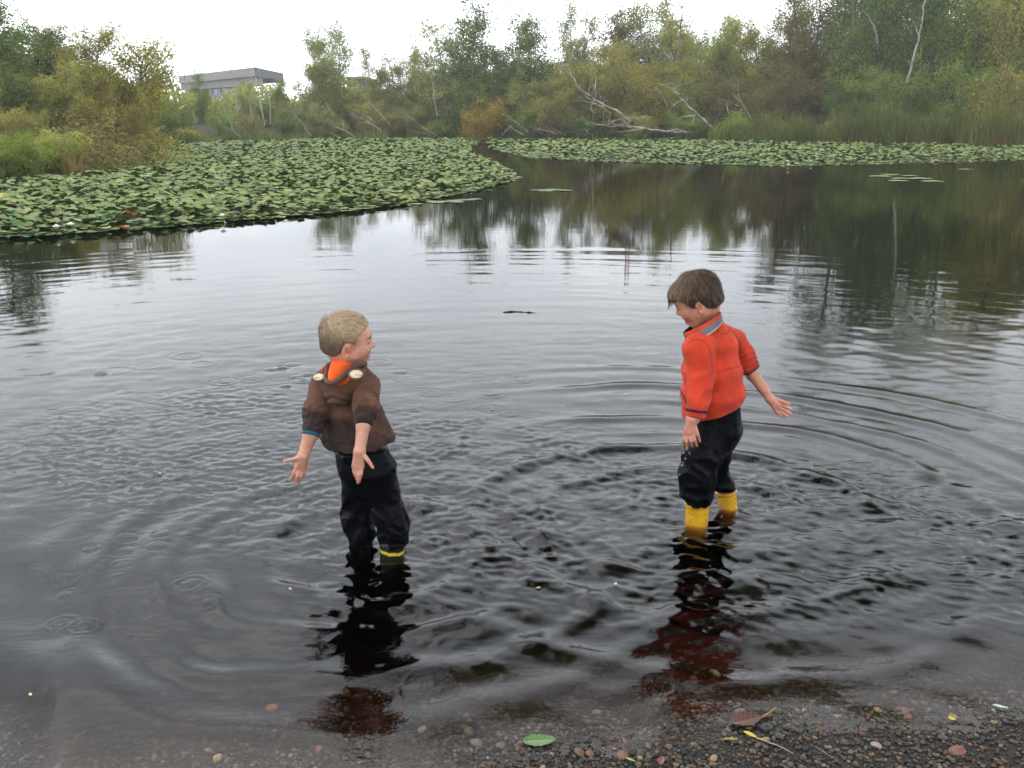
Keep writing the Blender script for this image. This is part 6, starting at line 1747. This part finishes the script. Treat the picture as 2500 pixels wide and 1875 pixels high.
for (a, b), lb in fl:
    c0 = GD(a, b, 0.10)
    r_ = empty('water_lily', c0, lb, 'flower', 'white water lilies'); r_.scale = (0.065,) * 3
    link('petals', me_pet, r_); link('flower_heart', me_heart, r_)

# ------------------------------------------------------------------ beach: pebbles, leaves, litter
import bmesh
def ico(sub):
    b = bmesh.new(); bmesh.ops.create_icosphere(b, subdivisions=sub, radius=1)
    v = np.array([x.co[:] for x in b.verts]); f = np.array([[q.index for q in fc.verts] for fc in b.faces]); b.free()
    return v, f
iv1, if1 = ico(1); iv2, if2 = ico(2)
def stone_shape(seed, v):
    rg = np.random.default_rng(seed)
    s = np.array([1.0, rg.uniform(0.62, 0.95), rg.uniform(0.40, 0.7)])
    d = np.zeros(len(v))
    for _ in range(5):
        k = rg.normal(size=3) * 1.5
        d += 0.09 * np.sin(v @ k + rg.random() * 6)
    return v * s * (1 + d)[:, None]
PAL = [(0.030, 0.030, 0.031), (0.020, 0.019, 0.019), (0.055, 0.050, 0.045), (0.075, 0.060, 0.045), (0.040, 0.042, 0.045), (0.11, 0.070, 0.040), (0.085, 0.040, 0.028), (0.12, 0.105, 0.08), (0.045, 0.055, 0.045), (0.16, 0.14, 0.12)]
PALW = np.array([0.16, 0.14, 0.16, 0.14, 0.08, 0.11, 0.08, 0.06, 0.04, 0.03])
t = NT('wet_gravel'); c = t.coord()
t.bsdf(t.mix(1.0, t.attr('Col'), t.ramp(t.noise(c, 150, 4, 0.6), [(0.3, 0.6), (0.7, 1.3)]), 'MULTIPLY'), 0.45, t.bump(t.noise(c, 260, 2), 0.15, 0.002), 0.3)
M_GRAV = t.m
rg = np.random.default_rng(202)
def beach_pts(n, y0, y1):
    y = rg.uniform(y0, y1, n); x = rg.uniform(-0.75, 0.75, n) * y + rg.normal(0, 0.1, n)
    return x, y
n = 24000
x, y = beach_pts(n, 1.86, 2.6)
keep = rg.random(n) < np.where(y < shore_y(x) + 0.15, 1.0, np.exp(-(y - shore_y(x) - 0.15) * 2.5)); x, y = x[keep], y[keep]; n = len(x)
sz = 0.0026 + 0.0070 * rg.random(n) ** 2.6
V, Fc, Cc = [], [], []
ico0v = np.array([[0, 0, 1], [1, 0, 0], [0, 1, 0], [-1, 0, 0], [0, -1, 0], [0, 0, -1]], float)
sh = [stone_shape(i, iv1) for i in range(8)]
idx = rg.integers(0, 8, n); a = rg.random(n) * 6.283
shp = np.stack(sh)[idx]
ca, sa = np.cos(a), np.sin(a)
vx = shp[..., 0] * ca[:, None] - shp[..., 1] * sa[:, None]; vy = shp[..., 0] * sa[:, None] + shp[..., 1] * ca[:, None]
zb = ground_z(x, y)
vv = np.stack([x[:, None] + vx * sz[:, None], y[:, None] + vy * sz[:, None], (zb + sz * 0.35)[:, None] + shp[..., 2] * sz[:, None]], 2)
cc = np.array(PAL)[rg.choice(len(PAL), n, p=PALW)] * rg.uniform(0.6, 1.25, (n, 1)) * np.array([1.06, 0.97, 0.84])
nv = len(iv1)
me = mesh_np('gravel', vv.reshape(-1, 3), (np.arange(n)[:, None, None] * nv + if1[None]).reshape(-1, 3), True, np.repeat(cc, nv, 0))
tag(link('gravel', me, None, M_GRAV), kind='stuff')
# the larger stones, each one a thing
def stone_mat(name, col):
    t = NT(name); c = t.coord(); n_ = t.noise(c, 2.2, 5, 0.65)
    t.bsdf(t.mix(1.0, col, t.ramp(n_, [(0.3, 0.55), (0.7, 1.35)]), 'MULTIPLY'), 0.42, t.bump(n_, 0.2, 0.05), 0.5)
    return t.m
KINDS = [('dark grey', (0.030, 0.030, 0.031)), ('nearly black', (0.014, 0.014, 0.015)), ('brown', (0.085, 0.055, 0.035)), ('grey', (0.085, 0.082, 0.078)), ('reddish', (0.15, 0.062, 0.036)), ('tan', (0.24, 0.155, 0.075)), ('greenish grey', (0.06, 0.072, 0.055)), ('pale', (0.26, 0.22, 0.175))]
KW = np.array([0.16, 0.08, 0.26, 0.10, 0.15, 0.16, 0.05, 0.04])
KM = [stone_mat(k.replace(' ', '_') + '_stone', c) for k, c in KINDS]
PB = [mesh_np('pebble', stone_shape(i + 30, iv2 if i < 4 else iv1), if2 if i < 4 else if1) for i in range(9)]
for m_ in PB: m_.materials.append(KM[0])
def pebble(x, y, s, k, shape, label, group, squash=1.0):
    o = link('pebble', PB[shape % 9])
    o.location = (x, y, float(ground_z(x, y)) + s * 0.22)
    o.rotation_euler = (rg.normal(0, 0.2), rg.normal(0, 0.2), rg.random() * 6.28); o.scale = (s, s, s * squash)
    o.material_slots[0].link = 'OBJECT'; o.material_slots[0].material = KM[k]
    return tag(o, label, 'pebble', group)
npb = 0
while npb < 270:
    y = rg.uniform(1.95, 2.75); x = rg.uniform(-0.60, 0.60) * y
    dsh = y - shore_y(x)
    if dsh > 0.60 or rg.random() > (0.5 if dsh < 0 else 1.0 - 0.9 * dsh): continue
    k = int(rg.choice(8, p=KW / KW.sum()))
    s = 0.005 + 0.012 * rg.random() ** 2.6
    wet = dsh > 0.04
    big = 'large' if s > 0.0105 else 'middling' if s > 0.0065 else 'small'
    pxx = proj(np.array([[x, y, 0.0]]))[0, 0]
    place = 'by the frame corner below the drop rings' if pxx < 480 else 'before the reflection of the hoodie' if pxx < 900 else 'near the large green leaf' if pxx < 1330 else 'near the wet brown leaf' if pxx < 1800 else 'near the tiny bright yellow leaf'
    pebble(x, y, s, k, npb, '%s %s pebble %s, %s' % (big, KINDS[k][0], 'under shallow water' if wet else 'on the gravel', place), 'pebbles of the beach')
    npb += 1
SP_ = [((1655, 1588), 0.021, 1, 'black flat stone beside the yellow leaf at the waterline'), ((2064, 1647), 0.020, 4, 'orange brick coloured stone at the lower edge of the beach'), ((586, 1526), 0.017, 5, 'yellowish stone alone under the shallow water'), ((1006, 1547), 0.012, 5, 'tan stone just behind the green leaf, under a skin of water'), ((1030, 1618), 0.021, 3, 'grey stone near the green leaf at the bottom edge'), ((1252, 1642), 0.016, 2, 'brown round stone near the bottom edge past the green leaf'), ((1342, 1650), 0.016, 4, 'reddish stone at the bottom edge of the beach'), ((1895, 1544), 0.014, 5, 'tan stone in the shallows between the brown leaf and the small yellow leaf'), ((1960, 1560), 0.013, 4, 'rust stone in the shallows before the small yellow leaf'), ((255, 1510), 0.016, 4, 'orange brown stone under water near the frame corner'), ((470, 1647), 0.017, 5, 'mottled yellow stone at the bottom edge'), ((1890, 1632), 0.016, 7, 'pale stone among dark gravel on the beach'), ((1930, 1500), 0.012, 5, 'sandy stone under the last ripple before the beach'), ((710, 1490), 0.012, 2, 'brown stone under the dark reflection')]
for (a, b), s, k, lb in SP_:
    c0 = GD(a, b, -0.02); pebble(c0[0], c0[1], s, k, int(a), lb, None)
# leaves and litter
def leaf_blade(name, length, width, mat, label, px_, py_, rot, cat='leaf', curl=0.15, veins=7, zoff=0.004, fold=0.1, stem=0.0, stem_mat=None):
    nx, ny_ = 22, 11
    u = np.linspace(0, 1, nx); v_ = np.linspace(-1, 1, ny_)
    U, Vv = np.meshgrid(u, v_, indexing='ij')
    prof = np.sin(np.pi * np.clip(U, 0.0, 1) ** 0.85) ** 0.75
    X_ = (U - 0.5) * length; Y_ = Vv * prof * width / 2
    Z_ = curl * length * (U - 0.5) ** 2 + fold * np.abs(Y_) + 0.0009 * np.sin((U * veins * 2 + np.abs(Vv) * -1.6) * 2 * math.pi) * (np.abs(Vv) > 0.05) * min(1, length / 0.05)
    Z_ -= 0.0012 * np.exp(-(Vv / 0.12) ** 2)
    i = np.arange(nx - 1)[:, None] * ny_ + np.arange(ny_ - 1)[None, :]
    q_ = np.stack([i, i + ny_, i + ny_ + 1, i + 1], 2).reshape(-1, 4)
    c0 = GD(px_, py_, 0.0)
    c0[2] = max(float(ground_z(c0[0], c0[1])), 0.0) + zoff
    root = empty(name, c0, label, cat); root.rotation_euler = (0, 0, rot)
    pos = np.stack([X_, Y_, Z_], 2).reshape(-1, 3)
    vein = np.exp(-((Vv / 0.09) ** 2)) + 0.55 * (np.abs(((U * veins + np.abs(Vv) * -0.8) % 1.0) - 0.5) < 0.13)
    base = np.array(mat); lite = np.minimum(base * 1.9 + 0.02, 0.7)
    w = np.clip(vein, 0, 1).reshape(-1)[:, None]
    link('blade', mesh_np('blade', pos, q_, True, base * (1 - w) + lite * w), root, M_LEAFV)
    if stem:
        s = np.linspace(0, 1, 6)
        p_ = np.stack([length * 0.48 + stem * s, 0.12 * stem * s, 0.5 * stem * s ** 1.5 * 0.6], 1)
        v2, q2 = tubes_np([(p_, np.linspace(0.0014, 0.0022, 6))], 6)
        link('stalk', mesh_np('stalk', v2, q2, True, np.array(stem_mat or mat)), root, M_LEAFV)
    return root
t = NT('leaf_veined'); c = t.coord()
t.bsdf(t.mix(1.0, t.attr('Col'), t.ramp(t.noise(c, 90, 4), [(0.3, 0.8), (0.7, 1.15)]), 'MULTIPLY'), 0.35, t.bump(t.noise(c, 300, 2), 0.1, 0.001), 0.5)
M_LEAFV = t.m
leaf_blade('green_leaf', 0.092, 0.048, (0.060, 0.115, 0.030), 'fresh green oval leaf with clear veins floating at the very edge of the water', 1165, 1604, 0.10, veins=8, zoff=0.006, curl=0.10)
leaf_blade('brown_leaf', 0.095, 0.055, (0.080, 0.036, 0.024), 'wet brown leaf with a raised stalk at the waterline', 1612, 1562, 0.35, stem=0.05, stem_mat=(0.30, 0.16, 0.06), curl=0.25, fold=0.3, zoff=0.006)
leaf_blade('yellow_leaf', 0.040, 0.014, (0.42, 0.34, 0.03), 'bright yellow curled leaf lying on the gravel by the black stone', 1620, 1592, -0.75, fold=0.5, zoff=0.006, stem=0.02)
leaf_blade('yellow_leaf', 0.040, 0.010, (0.28, 0.23, 0.05), 'dull yellow withered leaf strip beside the bright yellow curled leaf', 1578, 1600, 0.05, fold=0.5, zoff=0.004)
leaf_blade('yellow_leaf', 0.020, 0.014, (0.42, 0.40, 0.03), 'tiny bright yellow leaf alone at the water edge', 2056, 1556, -0.6, fold=0.2, zoff=0.005)
leaf_blade('pale_leaf', 0.040, 0.012, (0.45, 0.50, 0.42), 'pale silvery leaf floating near the edge of the beach', 2160, 1530, -0.35, fold=0.2, zoff=0.006)
leaf_blade('green_leaf', 0.028, 0.008, (0.24, 0.30, 0.04), 'small lime green leaf sliver on the gravel past the large green leaf', 1362, 1648, -0.5, fold=0.4, zoff=0.006)
leaf_blade('rust_leaf', 0.035, 0.016, (0.16, 0.055, 0.03), 'curled rust leaf on the gravel beside the lime green sliver', 1428, 1652, 1.3, fold=0.6, zoff=0.006)
for a, b, lb, cl_ in [(1163, 1273, 'tiny yellow fleck floating in the ripples between the children', (0.5, 0.42, 0.12)), (1352, 853, 'tiny white fleck floating beyond the orange fleece', (0.6, 0.6, 0.5)), (1302, 865, 'tiny green fleck floating on the calm water', (0.25, 0.35, 0.12)), (66, 1504, 'tiny straw fleck floating alone near the frame corner', (0.5, 0.35, 0.15)), (345, 1025, 'tiny straw fleck floating in the splash marks', (0.5, 0.42, 0.2)), (1063, 884, 'tiny straw fleck beside the faint drop rings', (0.5, 0.40, 0.2)), (1330, 1264, 'tiny pale fleck floating by the boots of the orange fleece', (0.55, 0.5, 0.3)), (627, 1275, 'tiny yellow fleck near the dark reflection of the hoodie', (0.5, 0.45, 0.2))]:
    leaf_blade('leaf_fleck', 0.018, 0.009, cl_, lb, a, b, a * 0.7, fold=0.3, zoff=0.006)
# twigs
def twig(label, pts, r, z0=0.004, mat=None, name='twig'):
    w = np.array([GD(a, b) for a, b in pts])
    w[:, 2] = np.maximum(ground_z(w[:, 0], w[:, 1]), 0.0) + z0 + r
    o_ = w[0].copy(); w = smooth_line(w, 10)
    w[1:-1, 2] += rg.normal(0, r * 0.4, 8)
    v, q_ = tubes_np([(w - o_, np.linspace(r, r * 0.5, 10))], 6)
    o = link(name, mesh_np(name, v, q_), None, mat or M_BARK); o.location = o_
    return tag(o, label, 'twig')
twig('thin straw coloured stalk trailing from the yellow leaf', [(1640, 1605), (1680, 1622), (1712, 1642)], 0.0018, 0.008, M_DEAD)
twig('thin brown twig on the gravel below the yellow leaf', [(1760, 1625), (1785, 1645), (1800, 1655)], 0.0016, 0.008)
twig('dark stick floating in the calm water between the heads of the children', [(1088, 675), (1110, 673), (1135, 675), (1158, 676)], 0.010, -0.012, M_DARKWOOD, 'floating_stick')
# beads of water thrown up by the splashing
rgd2 = np.random.default_rng(88)
dp = []
for a, b in [(1478, 965), (1482, 985), (1472, 1000), (1466, 1012), (1462, 1030), (1458, 1045)]:
    for _ in range(4): dp.append(PD(a + rgd2.normal(0, 4), b + rgd2.normal(0, 8), 3.36))
for _ in range(60):
    a, b = (rgd2.normal(720, 160), rgd2.normal(900, 60)) if rgd2.random() < 0.6 else (rgd2.normal(1560, 90), rgd2.normal(1130, 45))
    g_ = GD(a, b); g_[2] = rgd2.exponential(0.018) + 0.005; dp.append(g_)
dp = np.array(dp); sz = rgd2.uniform(0.0018, 0.0042, len(dp))
t = NT('water_bead'); t.bsdf((0.9, 0.9, 0.9), 0.02, None, 0.5, Transmission_Weight=1.0, IOR=1.33); M_BEAD = t.m
v = (dp[:, None, :] + iv1[None] * sz[:, None, None]).reshape(-1, 3)
me = mesh_np('splash_drops', v, (np.arange(len(dp))[:, None, None] * len(iv1) + if1[None]).reshape(-1, 3))
tag(link('splash_drops', me, None, M_BEAD), kind='stuff')

# ------------------------------------------------------------------ damp air: far trees fade a little
t = NT('damp_air')
pv_ = t.node('ShaderNodeVolumePrincipled'); pv_.inputs['Color'].default_value = (0.92, 0.95, 1.0, 1); pv_.inputs['Density'].default_value = 0.0007; pv_.inputs['Anisotropy'].default_value = 0.2
t.l.new(pv_.outputs[0], t.out.inputs['Volume'])
HZ = 260.0
v, qd = boxv((-420, -45, -5.5), (840, 0, 0), (0, HZ + 45, 0), (0, 0, 35.0))
tag(link('haze', mesh_np('haze', v, qd, False), None, t.m), kind='stuff')
